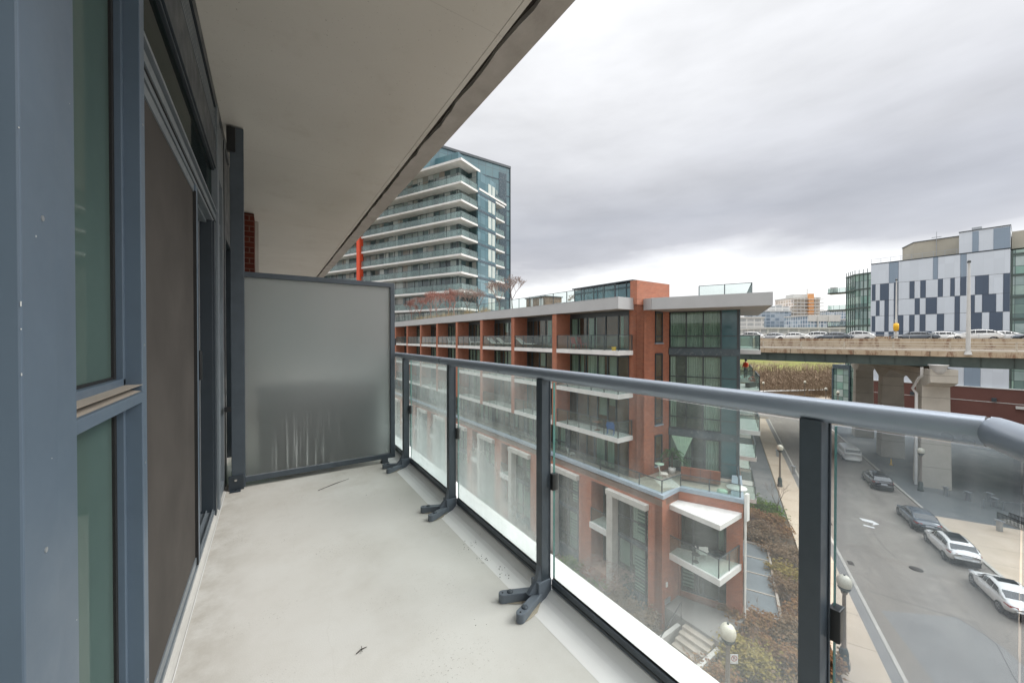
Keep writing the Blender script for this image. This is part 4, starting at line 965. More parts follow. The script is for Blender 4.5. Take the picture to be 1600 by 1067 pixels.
MB().box(13.3, 26, Y0, Y1, -.35, .80).build('deck', 'asphalt', fw)
MB().box(26, 26.4, Y0, Y1, -.7, 1.6).build('median_barrier', 'deck_concrete', fw)
gd_ = MB()
for x in (.5, 4.6, 8.8, 13.0, 17.2, 21.4, 25.2):
    gd_.box(x, x + .06, Y0, Y1, -1.80, -.72).box(x - .16, x + .22, Y0, Y1, -1.84, -1.80)
gd_.build('girder', 'steel_green', fw)
st_ = MB(); y = Y0 + .5
while y < Y1: st_.box(.36, .5, y, y + .02, -1.8, -.72); y += 2.1
st_.build('stiffener', 'steel_green', fw)
hm = MB(); y = Y0 + 1
while y < Y1: hm.box(12.9, 12.94, y, y + .05, 1.22, 1.75); y += 2.0
hm.box(12.88, 12.96, Y0, Y1, 1.70, 1.76); hm.build('median_fence', 'alu', fw)
# piers: the skewed row seen under the deck
def pier_row(base, lab, n=3, sp=12.5):
    o = empty('bridge_pier', (*base, 0), RROT, lab, 'pier', 'concrete piers under the expressway')
    # local x along the row (away right), columns at 0, sp, 2sp
    for i in range(n):
        x = i * sp; c = MB(); c.add([(x - 1.0, -1.25, G), (x + 1.0, -1.25, G), (x + 1.0, 1.25, G), (x - 1.0, 1.25, G), (x - .8, -1.1, -4.0), (x + .8, -1.1, -4.0), (x + .8, 1.1, -4.0), (x - .8, 1.1, -4.0)],
            [(0, 3, 2, 1), (4, 5, 6, 7), (0, 1, 5, 4), (1, 2, 6, 5), (2, 3, 7, 6), (3, 0, 4, 7)]); c.build('column', 'pier_concrete', o, .04)
    cap = MB(); L = (n - 1) * sp
    sec = [(-2.6, -3.55), (-1.6, -3.95), (-.9, -4.1), (1.1, -4.4), (3.5, -3.4), (sp - 3.4, -3.0), (sp - .9, -4.2), (sp + .9, -4.2), (sp + 3.4, -3.0), (L - 2.5, -3.0), (L - 1, -4.2), (L + 1, -4.2), (L + 2.6, -3.5), (L + 2.6, -2.1), (-2.6, -2.1)]
    m_ = len(sec); vs = [(x, -1.05, z) for x, z in sec] + [(x, 1.05, z) for x, z in sec]
    cap.add(vs, [tuple(range(m_)), tuple(range(m_, 2 * m_))[::-1]] + [(i, i + m_, (i + 1) % m_ + m_, (i + 1) % m_) for i in range(m_)])
    cap.build('cap', 'pier_concrete', o, .03)
    be = MB()
    for i in range(7): x = -1.6 + (L + 3.2) * i / 6; be.box(x - .3, x + .3, -.4, .4, -2.1, -1.84)
    be.build('bearing', 'steel_green', o)
    return o
pier = pier_row((63.3, 9.9), 'pale concrete three-column pier standing beside the pavement under the expressway')
pm = MB(); pm.tube([(-1.95, 1.5, -1.95), (-1.95, 1.5, -2.9), (-1.5, 1.6, -3.2), (-.2, 1.7, -4.5), (-.6, 1.5, -5.0), (-.7, 1.5, G + .2)], .14, 8); pm.build('drain_pipe', 'pole_pale', pier)
MB().lathe([(.001, -2.75), (.35, -2.62), (.62, -2.2), (.70, -1.75), (.78, -1.68), (.78, -1.6), (.001, -1.6)], (-2.3, .35), 16).build('drain_bowl', 'pole_pale', pier)
MB().box(-.86, -.84, -.5, .2, G + 2.3, G + 2.7).build('sign_plate', 'alu', pier) 
pier_row((74.0, -52.0), 'pale concrete pier far down the right end of the expressway')

# street lights on the deck
def deck_light(x, y, z0, zt, lab, r=.16, arm=True):
    o = empty('street_light', (x, y, 0), math.radians(10), lab, 'street light', 'tall lights along the expressway')
    MB().tube([(0, 0, z0), (0, 0, z0 + .3)], [r * 1.9, r * 1.5], 12).tube([(0, 0, z0 + .3), (0, 0, zt)], [r * 1.15, r * .55], 12).build('pole', 'pole_pale', o)
    a = MB()
    for sgn in (-1, 1): a.tube([(0, 0, zt - .25), (sgn * .2, -sgn * .2, zt - .15), (sgn * .35, -sgn * .35, zt - .2)], .05, 6).lathe([(.001, -.05), (.11, -.03), (.13, .06), (.001, .12)], (0, 0), 8)
    h = MB()
    for sgn in (-1, 1): h.box(-.30 if sgn < 0 else .14, -.14 if sgn < 0 else .30, -.12, .12, zt - .30, zt - .12)
    h.build('lamp_head', 'mullion', o); return o
def f2w(x, y): c, s_ = math.cos(math.radians(10)), math.sin(math.radians(10)); return (FO[0] + x * c - y * s_, FO[1] + x * s_ + y * c)
deck_light(*f2w(-.15, -1.35), -.45, 9.45, 'tall pale tapering pole fixed to the near edge of the expressway deck')
o2 = deck_light(*f2w(13.0, 4.3), 1.2, 9.6, 'slimmer pole on the expressway median carrying a yellow sign', .11)
ys = MB(); ys.lathe([(.001, 2.25), (.27, 2.35), (.30, 2.9), (.27, 3.3), (.001, 3.4)], (-.2, 0), 12); ys.build('yellow_sign', 'yellow', o2)
MB().box(-.28, -.12, -.2, .2, 1.6, 1.9).box(-.26, -.14, -.14, .14, 3.5, 3.9).build('sign_plate', 'pole_pale', o2)

# ------------------------------------------------------------------ panel-clad office block beyond
pbr_ = math.radians(3.3)
pb = empty('panel_building', (116.82, 28.04, 0), pbr_, 'office block clad in pale and dark blue metal panels above a brown base, right', 'building')
# local -y runs toward the right of the picture; front face x = 0
MB().box(.05, 30, -19.4, 0, G, 18.2).build('core', 'panel_pale', pb)
H0 = 1.27
rows = [(18.2, 13.6), (13.6, 9.85), (9.85, 6.35), (6.35, 2.75), (2.75, -.9), (-.9, -8.4)]
# column edges measured along the face (metres from the left corner) and tone of each panel
pat = {
 0: [(0, 3.0, 'l'), (3.0, 4.5, 'm'), (4.5, 9.6, 'l'), (9.6, 10.3, 'm'), (10.3, 13.3, 'l'), (13.3, 14.1, 'm'), (14.1, 19.4, 'l')],
 1: [(0, .2, 'l'), (.2, .8, 'd'), (.8, 1.55, 'l'), (1.55, 3.0, 'd'), (3.0, 3.8, 'l'), (3.8, 4.5, 'd'), (4.5, 6.2, 'l'), (6.2, 6.95, 'd'), (6.95, 7.8, 'l'), (7.8, 8.6, 'd'), (8.6, 10.3, 'l'), (10.3, 11.0, 'd'), (11.0, 12.0, 'l'), (12.0, 12.6, 'd'), (12.6, 13.3, 'l'), (13.3, 14.1, 'd'), (14.1, 15.2, 'l'), (15.2, 16.9, 'd'), (16.9, 18.6, 'l'), (18.6, 19.4, 'd')],
 2: [(0, .9, 'l'), (.9, 1.5, 'd'), (1.5, 2.3, 'l'), (2.3, 3.0, 'd'), (3.0, 3.8, 'l'), (3.8, 4.5, 'd'), (4.5, 7.0, 'l'), (7.0, 7.75, 'd'), (7.75, 8.6, 'l'), (8.6, 10.2, 'd'), (10.2, 12.6, 'l'), (12.6, 13.3, 'd'), (13.3, 14.6, 'l'), (14.6, 15.2, 'd'), (15.2, 16.1, 'l'), (16.1, 17.8, 'd'), (17.8, 18.6, 'l'), (18.6, 19.4, 'd')],
 3: [(0, .2, 'l'), (.2, .8, 'd'), (.8, 2.3, 'l'), (2.3, 3.0, 'd'), (3.0, 3.8, 'l'), (3.8, 5.3, 'd'), (5.3, 6.2, 'l'), (6.2, 7.0, 'd'), (7.0, 7.75, 'l'), (7.75, 8.6, 'd'), (8.6, 10.2, 'l'), (10.2, 11.2, 'd'), (11.2, 12.6, 'l'), (12.6, 13.3, 'd'), (13.3, 14.6, 'l'), (14.6, 16.1, 'd'), (16.1, 17.0, 'l'), (17.0, 18.6, 'd'), (18.6, 19.4, 'l')],
 4: [(0, .9, 'l'), (.9, 2.3, 'd'), (2.3, 3.0, 'l'), (3.0, 3.8, 'd'), (3.8, 4.6, 'l'), (4.6, 5.3, 'd'), (5.3, 6.2, 'l'), (6.2, 7.0, 'd'), (7.0, 8.6, 'l'), (8.6, 9.5, 'd'), (9.5, 15.2, 'l'), (15.2, 17.8, 'd'), (17.8, 19.4, 'l')],
 5: [(0, 13.9, 'l'), (13.9, 16.0, 'm'), (16.0, 19.4, 'l')]}
mats_ = {'l': 'panel_pale', 'm': 'panel_mid', 'd': 'panel_dark'}
for ri, (zt, zb) in enumerate(rows):
    mb = MB()
    for a, b, t_ in pat[ri]:
        if t_ == 'l': mb.box(-.06, .05, -b + .02, -a - .02, zb + .03, zt - .03)
        else: MB().box(-.065, .05, -b + .02, -a - .02, zb + .03, zt - .03).build('dark_panel' if t_ == 'd' else 'grey_panel', mats_[t_], pb)
    mb.build('pale_cladding', 'panel_pale', pb)
f = MB()
for z in (18.2, 13.6, 9.85, 6.35, 2.75): f.box(-.02, .04, -19.4, 0, z - .03, z + .03)
f.build('joint', 'mullion', pb)
MB().box(-.1, 30, -19.45, .0, 18.2, 18.4).build('roof_edge', 'mullion', pb)
# upper box on the roof
ub = MB(); MB().box(.0, 14, -19.4, -13.1, 18.2, 22.6).build('roof_box', 'panel_pale', pb)
MB().box(-.06, 0, -15.6, -14.8, 18.3, 22.4).build('grey_panel', 'panel_mid', pb); MB().box(-.06, .0, -19.35, -17.4, 18.3, 22.4).build('grey_panel', 'panel_mid', pb)
MB().box(-.1, 14.1, -19.45, -13.05, 22.6, 22.75).build('roof_edge', 'mullion', pb)
MB().box(2, 3.4, -15.9, -14.6, 22.75, 23.6).box(1.2, 1.3, -15.2, -15.1, 22.7, 23.2).build('roof_fan', 'alu', pb)
# tan plant rooms
MB().prism([(3.0, -6.4), (8.5, -3.9), (20, -3.9), (20, -13.0), (3.0, -13.0)], 18.4, 22.4).build('plant_room', 'beige_wall', pb)
MB().box(2, 12, -30, -19.5, 18.4, 21.7).build('plant_room', 'beige_wall', pb)
MB().prism([(2.9, -6.35), (8.4, -3.8), (20, -3.8), (20, -13.0), (2.9, -13.0)], 22.4, 22.55).build('roof_edge', 'mullion', pb)
rr_ = MB()
for y in [0 - i * 1.6 for i in range(9)]: rr_.box(.3, .35, y - .03, y + .03, 18.4, 19.45)
rr_.box(.3, .35, -13, 0, 19.4, 19.46).box(.3, .35, -13, 0, 18.9, 18.94)
rr_.tube([(2.6, -9.8, 18.4), (2.6, -9.8, 24.0)], .05, 6).box(2.5, 2.7, -10.5, -9.1, 22.8, 22.9)
rr_.build('roof_railing', 'alu', pb)
# brown base
MB().box(-.5, .2, -60, 1.5, G, -8.3).build('base_wall', 'brown_wall', pb)
MB().box(-.56, -.5, -60, 1.5, -11.1, -11.0).box(-.6, .3, -60, 1.6, -8.42, -8.28).build('base_trim', 'pole_pale', pb)
wl = MB()
for y in (-6.8, -11.2, -17.7): wl.box(-.7, -.5, y - .3, y + .3, -10.9, -10.2)
wl.build('wall_light', 'mullion', pb); MB().box(-.9, -.6, -21.4, -20.2, -11.9, -11.4).build('base_sign', 'pole_pale', pb)
# glazed wings left and right
MB().box(.4, 10, -60, -19.42, -8.3, 17.9).build('glazed_wing', 'office_glass', pb)
q = MB()
for z in (17.2, 13.3, 9.2, 5.0, .9, -3.2): q.box(.3, .42, -60, -19.45, z - .35, z + .1)
for y in (-19.6, -21.3, -23.1, -25.0): q.box(.28, .42, y - .1, y + .1, -8.3, 17.9)
q.build('mullion', 'steel_green', pb)
lw = MB().prism([(1.0, .0), (2.2, 3.2), (6.0, 5.6), (14, 5.6), (14, 0)], G, 16.6).build('glazed_wing', 'office_glass', pb)
q = MB()
for z in (16.6, 13.0, 8.6, 4.4, .2, -4): q.prism([(.85, -.0), (2.05, 3.3), (5.9, 5.75), (14, 5.75), (14, 0)], z - .25, z + .08)
for a, b in (((1.0, 0), (2.2, 3.2)), ((2.2, 3.2), (6.0, 5.6))):
    for i in range(5):
        x = a[0] + (b[0] - a[0]) * i / 4; y = a[1] + (b[1] - a[1]) * i / 4; q.box(x - .14, x - .02, y - .05, y + .07, G, 17.6)
q.build('wing_framing', 'steel_green', pb)
for z in (13.0, 8.6, 4.4, .2):
    s_ = MB().box(6.0, 9.0, 5.6, 9.4, z - .25, z).build('balcony_slab', 'mullion', pb)
    balustrade(s_, [(6.1, 5.8), (6.1, 9.3), (8.9, 9.3)], z, 1.1, post=1.2)
MB().box(6.6, 8.4, 7.8, 9.0, 13.0, 14.5).build('shed', 'chair_white', pb)

# ------------------------------------------------------------------ distant city
def at_px(px, D, z=0):
    a = (px - 800) / 588.0; f = (math.sin(math.radians(YAW)), math.cos(math.radians(YAW))); r = (f[1], -f[0])
    return (D * (f[0] + a * r[0]), D * (f[1] + a * r[1]))
def far_block(name, px0, px1, ytop, D, m, lab, deep=25, extra=None, rot=None, ybot=None):
    p = Vector(at_px(px0, D)); q = Vector(at_px(px1, D)); z1 = EYE + (528.5 - ytop) * D / 588; L = (q - p).length
    o = empty(name, (p.x, p.y, 0), math.atan2((q - p).y, (q - p).x), lab, 'building', 'apartment blocks on the skyline')
    MB().box(0, L, 0, deep, G, z1).build('wall', m, o); MB().box(-.5, L + .5, -.5, deep, z1, z1 + 1.0).build('roof', 'pole_pale', o)
    return o, L, z1
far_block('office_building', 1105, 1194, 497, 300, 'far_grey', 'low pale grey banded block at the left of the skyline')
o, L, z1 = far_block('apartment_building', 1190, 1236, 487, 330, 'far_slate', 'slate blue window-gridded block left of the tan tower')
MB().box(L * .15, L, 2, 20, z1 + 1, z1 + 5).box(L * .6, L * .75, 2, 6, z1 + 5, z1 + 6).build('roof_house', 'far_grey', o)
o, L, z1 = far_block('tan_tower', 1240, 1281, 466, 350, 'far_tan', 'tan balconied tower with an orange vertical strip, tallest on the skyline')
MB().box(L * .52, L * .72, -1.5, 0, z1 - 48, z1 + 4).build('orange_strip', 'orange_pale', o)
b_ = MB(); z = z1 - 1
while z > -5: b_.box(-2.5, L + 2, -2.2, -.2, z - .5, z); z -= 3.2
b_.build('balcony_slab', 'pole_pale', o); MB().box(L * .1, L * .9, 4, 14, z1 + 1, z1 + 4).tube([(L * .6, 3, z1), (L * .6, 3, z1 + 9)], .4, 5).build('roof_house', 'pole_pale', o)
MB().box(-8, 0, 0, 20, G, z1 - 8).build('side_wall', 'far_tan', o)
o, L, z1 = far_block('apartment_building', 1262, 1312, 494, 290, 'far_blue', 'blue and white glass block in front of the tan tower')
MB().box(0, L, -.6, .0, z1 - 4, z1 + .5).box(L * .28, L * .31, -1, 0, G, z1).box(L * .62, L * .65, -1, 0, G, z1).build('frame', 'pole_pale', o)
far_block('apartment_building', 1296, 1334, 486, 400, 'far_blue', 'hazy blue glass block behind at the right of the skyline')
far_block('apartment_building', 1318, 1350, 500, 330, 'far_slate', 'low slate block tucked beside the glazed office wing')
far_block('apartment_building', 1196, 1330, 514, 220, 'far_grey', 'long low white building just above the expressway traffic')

# park bank beyond the cross road
mb = MB(); rg = random.Random(8); N = 26; K = 12
def bank(i, j):
    px = 1050 + (1560 - 1050) * i / N; D = 112 + (205 - 112) * j / K; x, y = at_px(px, D); t_ = j / K
    z = G + .0 + 11.5 * (t_ ** .75) + math.sin(i * .7 + j) * .35
    return (x, y, G + .03 if j == 0 else z)
vs = [bank(i, j) for i in range(N + 1) for j in range(K + 1)]
fs = [(i * (K + 1) + j, (i + 1) * (K + 1) + j, (i + 1) * (K + 1) + j + 1, i * (K + 1) + j + 1) for i in range(N) for j in range(K)]
structure(mb.add(vs, fs, True).build('park_bank', 'grass'))
# pale houses/wall at the top of the bank
hw = empty('garden_wall', (*at_px(1255, 168), 0), math.radians(-22), 'long pale low wall with small roofs at the top of the green bank', 'wall')
MB().box(-14, 26, 0, .6, -9, -4.6).build('wall', 'pole_pale', hw); MB().box(-14.2, 26.2, -.2, .8, -4.6, -4.3).box(12, 16, .6, 4, -6, -3.4).build('coping', 'brown_wall', hw)
rw = empty('retaining_wall', (*at_px(1190, 108), 0), math.radians(-25), 'low rough stone retaining wall along the far side of the cross road', 'wall')
MB().box(-20, 22, 0, .8, G, G + 1.5).build('wall', 'brush', rw); MB().box(-20, 22, -.1, .9, G + 1.5, G + 1.7).build('coping', 'pole_pale', rw)
structure(MB().prism([at_px(1150, 101), at_px(1345, 101), at_px(1345, 106), at_px(1150, 106)], G, G + .15).build('far_pavement', 'sidewalk'))

# ------------------------------------------------------------------ vegetation
def leaf_cloud(name, m, n, rx, ry, rz, size, rg, zc=None, parent=None, flat=.6, lumps=7):
    """a bush: many small leaf faces clustered round random twig ends"""
    mb = MB(); zc = rz * .9 if zc is None else zc
    cen = []
    for i in range(lumps * 4):
        a = rg.uniform(0, 2 * math.pi); r = math.sqrt(rg.random()) * .85; h = rg.uniform(-.7, .9) * math.sqrt(max(0, 1 - r * r))
        cen.append((r * rx * math.cos(a), r * ry * math.sin(a), zc + h * rz, rg.uniform(.14, .34)))
    for i in range(n):
        c = cen[rg.randrange(len(cen))]; q = c[3]
        x = c[0] + rg.gauss(0, q * rx); y = c[1] + rg.gauss(0, q * ry); z = max(.02, c[2] + rg.gauss(0, q * rz * .8))
        s = size * rg.uniform(.5, 1.3); a = rg.uniform(0, 6.28); t = rg.uniform(-1.2, 1.2)
        u = Vector((math.cos(a), math.sin(a), 0)) * s; v = Vector((-math.sin(a) * math.cos(t), math.cos(a) * math.cos(t), math.sin(t))) * s * flat
        p = Vector((x, y, z)); mb.add([p - u, p - v, p + u, p + v], [(0, 1, 2, 3)])
    return mb.build(name, m, parent)
def twigs(name, m, n, rx, ry, h, rg, parent=None, r=.012, spread=.6, kinks=3, fork=2):
    mb = MB()
    for i in range(n):
        a = rg.uniform(0, 6.28); rr_ = math.sqrt(rg.random()); x, y = rr_ * rx * math.cos(a) * .6, rr_ * ry * math.sin(a) * .6
        p = Vector((x, y, 0)); d = Vector((math.cos(a) * spread * rr_, math.sin(a) * spread * rr_, 1)).normalized(); L = h * rg.uniform(.6, 1.05); pts = [p]
        for k in range(kinks):
            d = (d + Vector((rg.uniform(-.25, .25), rg.uniform(-.25, .25), 0))).normalized(); pts.append(pts[-1] + d * L / kinks)
            for f_ in range(fork):
                if k: e_ = (d + Vector((rg.uniform(-.8, .8), rg.uniform(-.8, .8), rg.uniform(-.2, .5)))).normalized(); mb.tube([pts[-1], pts[-1] + e_ * L * .3], [r * .6, r * .25], 3, cap=False)
        mb.tube(pts, [r * (1 - .25 * k) for k in range(kinks + 1)], 3, cap=False)
    return mb.build(name, m, parent)
def bare_tree(loc, h, rg, lab, m='bark', m2='twig', grp=None, spread=.75, lv=5, r0=None, name='bare_tree', z=0.0, rmin=0.0, up_=.15):
    t = empty(name, (*loc, z), rg.uniform(0, 6), lab, 'tree', grp)
    tr = MB(); tw = MB(); r0 = r0 or h * .022
    def br(p, d, L, r, k):
        r = max(r, rmin)
        q = p + d * L * .5 + Vector((rg.uniform(-.06, .06), rg.uniform(-.06, .06), 0)) * L; e_ = q + (d + Vector((rg.uniform(-.2, .2), rg.uniform(-.2, .2), .05))).normalized() * L * .5
        (tr if k < 2 else tw).tube([p, q, e_], [r, r * .85, r * .7], 5 if k < 2 else 3, cap=False)
        if k >= lv: return
        n = 3 if k < 3 else 2
        if k >= 2 and rg.random() < .4: n += 1
        a0 = rg.uniform(0, 6.28)
        for i in range(n):
            a = a0 + 6.28 * i / n + rg.uniform(-.5, .5); s = spread * rg.uniform(.6, 1.1)
            u = Vector((math.cos(a), math.sin(a), 0)); nd = (d * .8 + u * s + Vector((0, 0, up_))).normalized()
            br(e_ if i else q + (e_ - q) * .9, nd, L * rg.uniform(.58, .8), r * .58, k + 1)
    br(Vector((0, 0, 0)), Vector((rg.uniform(-.05, .05), rg.uniform(-.05, .05), 1)).normalized(), h * .30, r0, 0)
    tr.build('trunk', m, t); tw.build('crown', m2, t)
    return t
rg = random.Random(77)
def bush(s, n, kind, rx, ry, h, lab, num=None, grp='garden shrubs', loc=None, z=GZ, size=.09):
    x, y = loc if loc else rd(s, n)
    t = empty('shrub', (x, y, z), rg.uniform(0, 6), lab, 'shrub', grp)
    twigs('stem', 'twig' if kind != 'leaf_green' else 'bark', int(14 + rx * ry * 10), rx, ry, h, rg, t, r=.014)
    if kind: leaf_cloud('foliage', kind, num or int(1500 * rx * ry * h), rx, ry, h * .5, size, rg, h * .55, t)
    return t
# hedge bed along the pavement, right beside the wing
BUSH = [(21.8, .9, 'leaf_gold', 1.25, 1.1, 1.7, 'golden yellow shrub just behind the nearest globe lamp'),
        (24.3, .6, 'leaf_rust', 1.1, 1.0, 1.6, 'rusty orange shrub at the foot of the brick corner'),
        (25.4, 1.7, 'leaf_rust', .9, .8, 1.4, 'rust red shrub hugging the white downpipe of the brick corner'),
        (23.3, 2.4, 'leaf_rust', 1.2, 1.0, 1.3, 'reddish shrub midway between the globe lamp and the big railing post'),
        (20.6, 2.6, 'leaf_brown', 1.2, 1.0, 1.2, 'brown shrub low at the bottom edge, left of the big railing post'),
        (25.4, 3.4, 'leaf_brown', 1.2, .9, 1.2, 'brown twiggy shrub just below the near end of the vent enclosure'),
        (27.6, 3.7, 'leaf_rust', 1.1, .8, 1.2, 'rust shrub beside the near bay of the vent enclosure'),
        (29.8, 3.7, 'leaf_brown', 1.3, .9, 1.2, 'brown shrub alongside the second bay of the vent enclosure'),
        (32.0, 3.8, 'leaf_gold', 1.3, .9, 1.1, 'dull gold shrub alongside the third bay of the vent enclosure'),
        (34.4, 3.8, 'leaf_brown', 1.4, .9, 1.3, 'brown shrub between the last bay of the vent enclosure and the pavement'),
        (37.0, 2.2, 'leaf_brown', 1.5, 1.3, 1.5, 'wide brown shrub just past the vent enclosure'),
        (39.3, 3.6, 'leaf_rust', 1.6, 1.1, 1.3, 'russet shrub beside the pavement beyond the vent enclosure'),
        (39.8, 1.9, 'leaf_rust', 1.3, 1.0, 1.5, 'russet shrub against the wing beyond the vent enclosure'),
        (42.2, 3.6, 'leaf_green', 1.5, 1.1, 1.4, 'bright green shrub at the far end of the hedge bed by the pavement'),
        (43.2, 2.1, 'leaf_green', 1.3, 1.0, 1.5, 'darker green shrub beside the wing, farthest of the bed'),
        (24.6, 4.5, 'leaf_rust', .9, .5, 1.0, 'small rusty shrub right of the big railing post by the lamp base'),
        (22.2, 4.3, 'leaf_gold', .9, .5, .9, 'small golden shrub right of the big railing post at the bottom edge'),
        (20.0, -.4, 'leaf_rust', 1.1, 1.0, 1.2, 'reddish brown shrub left of the globe lamp shaft at the bottom edge'),
        (21.6, -1.0, 'leaf_brown', .8, .8, .9, 'small brown shrub at the foot of the entrance steps')]
for b in BUSH: bush(b[0], b[1], b[2], b[3], b[4], b[5], b[6])
# court planting below the glass: local coordinates of the block
CT = [(-1.3, 1.6, 'leaf_brown', .9, .9, 1.1, 'brown shrub left of the entrance steps'), (-1.5, 4.0, 'leaf_green', 1.0, 1.0, 1.1, 'olive shrub under the bare tree by the podium windows'),
      (-1.2, 6.6, 'leaf_green', .9, .9, 1.3, 'yellow-green shrub against the brick pier between podium windows'), (-1.8, 9.4, 'leaf_brown', 1.0, 1.0, 1.0, 'pale brown shrub before the second white-framed window'),
      (-1.3, 12.6, 'leaf_brown', .9, .9, 1.0, 'brown shrub before the third white-framed window'), (-3.6, 2.2, 'leaf_brown', 1.1, 1.1, .8, 'low brown shrub in the middle of the court bed'),
      (-1.3, 18.5, 'leaf_green', .9, .9, 1.2, 'green shrub far along the podium wall'),
      (-.9, .6, 'leaf_brown', .8, .8, 1.3, 'twiggy brown shrub at the foot of the brick podium corner'), (-.9, 2.6, 'leaf_brown', .8, .9, 1.4, 'olive brown shrub under the white leg of the nearest podium window'), (-2.6, .9, 'leaf_brown', 1.0, .9, 1.0, 'sprawling brown shrub between the court tree and the step wall'), (-2.8, 6.6, 'leaf_brown', 1.0, 1.1, 1.0, 'brown shrub beyond the court tree')]
for b in CT: bush(0, 0, b[2], b[3], b[4], b[5], b[6], loc=mid2w(b[0], b[1]))
bare_tree(mid2w(-1.7, 2.6), 4.3, rg, 'bare spreading tree in the court before the white-framed podium window', grp='bare court trees', spread=1.05, lv=7, z=GZ, rmin=.010)
bare_tree(mid2w(-3.2, 11.5), 4.8, rg, 'bare tree in the court farther along the podium', grp='bare court trees', spread=.9, z=GZ, rmin=.011)
bare_tree(rd(42.4, 4.2), 4.4, rg, 'thin young bare street tree beside the far pavement', spread=.45, lv=4, r0=.05, z=GZ)
# roof garden on the brick block: bare trees and ornamental grass behind the fascia
RT = [(2.6, 19.0, 3.6, 'bark', 'twig', 'bare dark tree on the roof nearest the brown shed'), (2.8, 22.0, 3.6, 'bark', 'twig', 'bare dark roof tree, second from the brown shed'),
      (2.8, 26.5, 3.0, 'bark', 'twig', 'small bare roof tree in front of the tower edge'), (2.8, 29.5, 3.4, 'bark', 'twig', 'bare grey roof tree against the teal glass'),
      (2.4, 32.5, 3.6, 'twig_red', 'twig_red', 'reddish bare roof tree under the lowest corner balcony'), (2.8, 35.0, 3.4, 'twig_red', 'twig_red', 'second reddish bare roof tree from the tower corner'),
      (2.4, 38.0, 3.8, 'twig_red', 'twig_red', 'reddish bare tree in the middle of the roof'), (2.8, 41.5, 3.8, 'twig_red', 'twig_red', 'wide reddish bare roof tree, third from the left'),
      (2.4, 45.0, 3.8, 'twig_red', 'twig_red', 'reddish bare roof tree, second from the left'), (2.6, 49.0, 3.4, 'twig_red', 'twig_red', 'reddish bare roof tree, last on the left')]
for x, y, h, m1_, m2_, lab in RT: bare_tree(mid2w(x, y), h * 1.2, rg, lab, m1_, m2_, 'bare trees on the roof', spread=.78, lv=6, z=3.9, r0=.07, rmin=.016, up_=.38)
for i, (y, w_) in enumerate(((24, 1.5), (28, 1.2), (33, 1.5), (36, 1.4), (40, 1.4), (44, 1.4))):
    x_, y_ = mid2w(2.2, y); t = empty('ornamental_grass', (x_, y_, 3.9), .3 * i, ['straw-coloured grass clump below the second bare roof tree', 'straw grass clump at the roof edge by the tower corner', 'straw grass clump among the reddish roof trees, nearest', 'straw grass clump among the reddish roof trees, middle', 'straw grass clump among the reddish roof trees, farther', 'straw grass clump among the reddish roof trees, farthest'][i], 'grass clump', 'grass clumps on the roof')
    mb = MB()
    for k in range(240):
        a = rg.uniform(0, 6.28); r = rg.random() * w_; p = Vector((r * math.cos(a) * .4, r * math.sin(a), 0)); d = Vector((rg.uniform(-.3, .3), rg.uniform(-.3, .3), 1)); L = rg.uniform(.5, 1.1)
        s_ = Vector((-math.sin(a), math.cos(a), 0)) * .02; mb.add([p - s_, p + s_, p + d * L], [(0, 1, 2)])
    mb.build('blades', 'reed', t)
x_, y_ = mid2w(3.0, 14.2)
sh = empty('roof_shed', (x_, y_, 3.9), MR, 'small brown timber shed on the roof behind the glass railing', 'shed')
MB().box(0, 2.0, 0, 3.0, 0, 1.25).build('wall', 'hedge_wood', sh); MB().box(-.1, 2.1, -.1, 3.1, 1.25, 1.33).build('roof', 'mullion', sh); MB().box(-.03, 0, 1.9, 2.2, .0, 1.2).box(-.03, 0, .3, .9, .1, 1.1).build('door', 'pole_pale', sh)
x_, y_ = mid2w(2.6, 10.2)
sh = empty('roof_planter', (x_, y_, 3.9), MR, 'grey roof planter with a little conifer beside the glass roof house', 'planter')
MB().box(0, 1.0, 0, 2.2, 0, .45).build('box', 'alu', sh); leaf_cloud('foliage', 'leaf_brown', 160, .3, .7, .3, .07, rg, .75, sh)

# brushwood belt in front of the green bank
br = MB()
for k in range(11000):
    px = rg.uniform(1100, 1500); D = rg.uniform(109, 132); x, y = at_px(px, D); t_ = max(0, (D - 112) / 93); zb = GZ + 11.5 * t_ ** .75
    h = rg.uniform(2.0, 5.6) * (1 if rg.random() < .75 else .5); d = Vector((rg.uniform(-.25, .25), rg.uniform(-.25, .25), 1)); p = Vector((x, y, zb)); w_ = rg.uniform(.05, .13)
    q = p + d * h; s_ = Vector((.84, -.54, 0)) * w_; br.add([p - s_, p + s_, q], [(0, 1, 2)])
    for j in range(3):
        t2 = rg.uniform(.3, .9); m_ = p + d * h * t2; e_ = m_ + Vector((rg.uniform(-1, 1), rg.uniform(-1, 1), rg.uniform(.3, 1))) * h * .22; br.add([m_ - s_ * .5, m_ + s_ * .5, e_], [(0, 1, 2)])
tag(br.build('brushwood', 'brush'), 'belt of bare brown brushwood at the foot of the green bank beyond the expressway', 'brushwood', None, 'stuff')
for i, (px, D, h) in enumerate(((1170, 125, 9), (1205, 135, 8), (1263, 138, 7.5), (1296, 130, 8.5), (1322, 126, 9))):
    bare_tree(at_px(px, D), h, rg, ['bare tree at the left end of the green bank', 'slender bare tree left of the bright grass', 'bare tree in the middle of the green bank', 'bare tree on the bank left of the glass kiosk', 'bare tree on the bank just behind the glass kiosk'][i], 'twig', 'twig', 'bare trees on the bank', z=GZ + 2, lv=5)
x_, y_ = at_px(1245, 103)
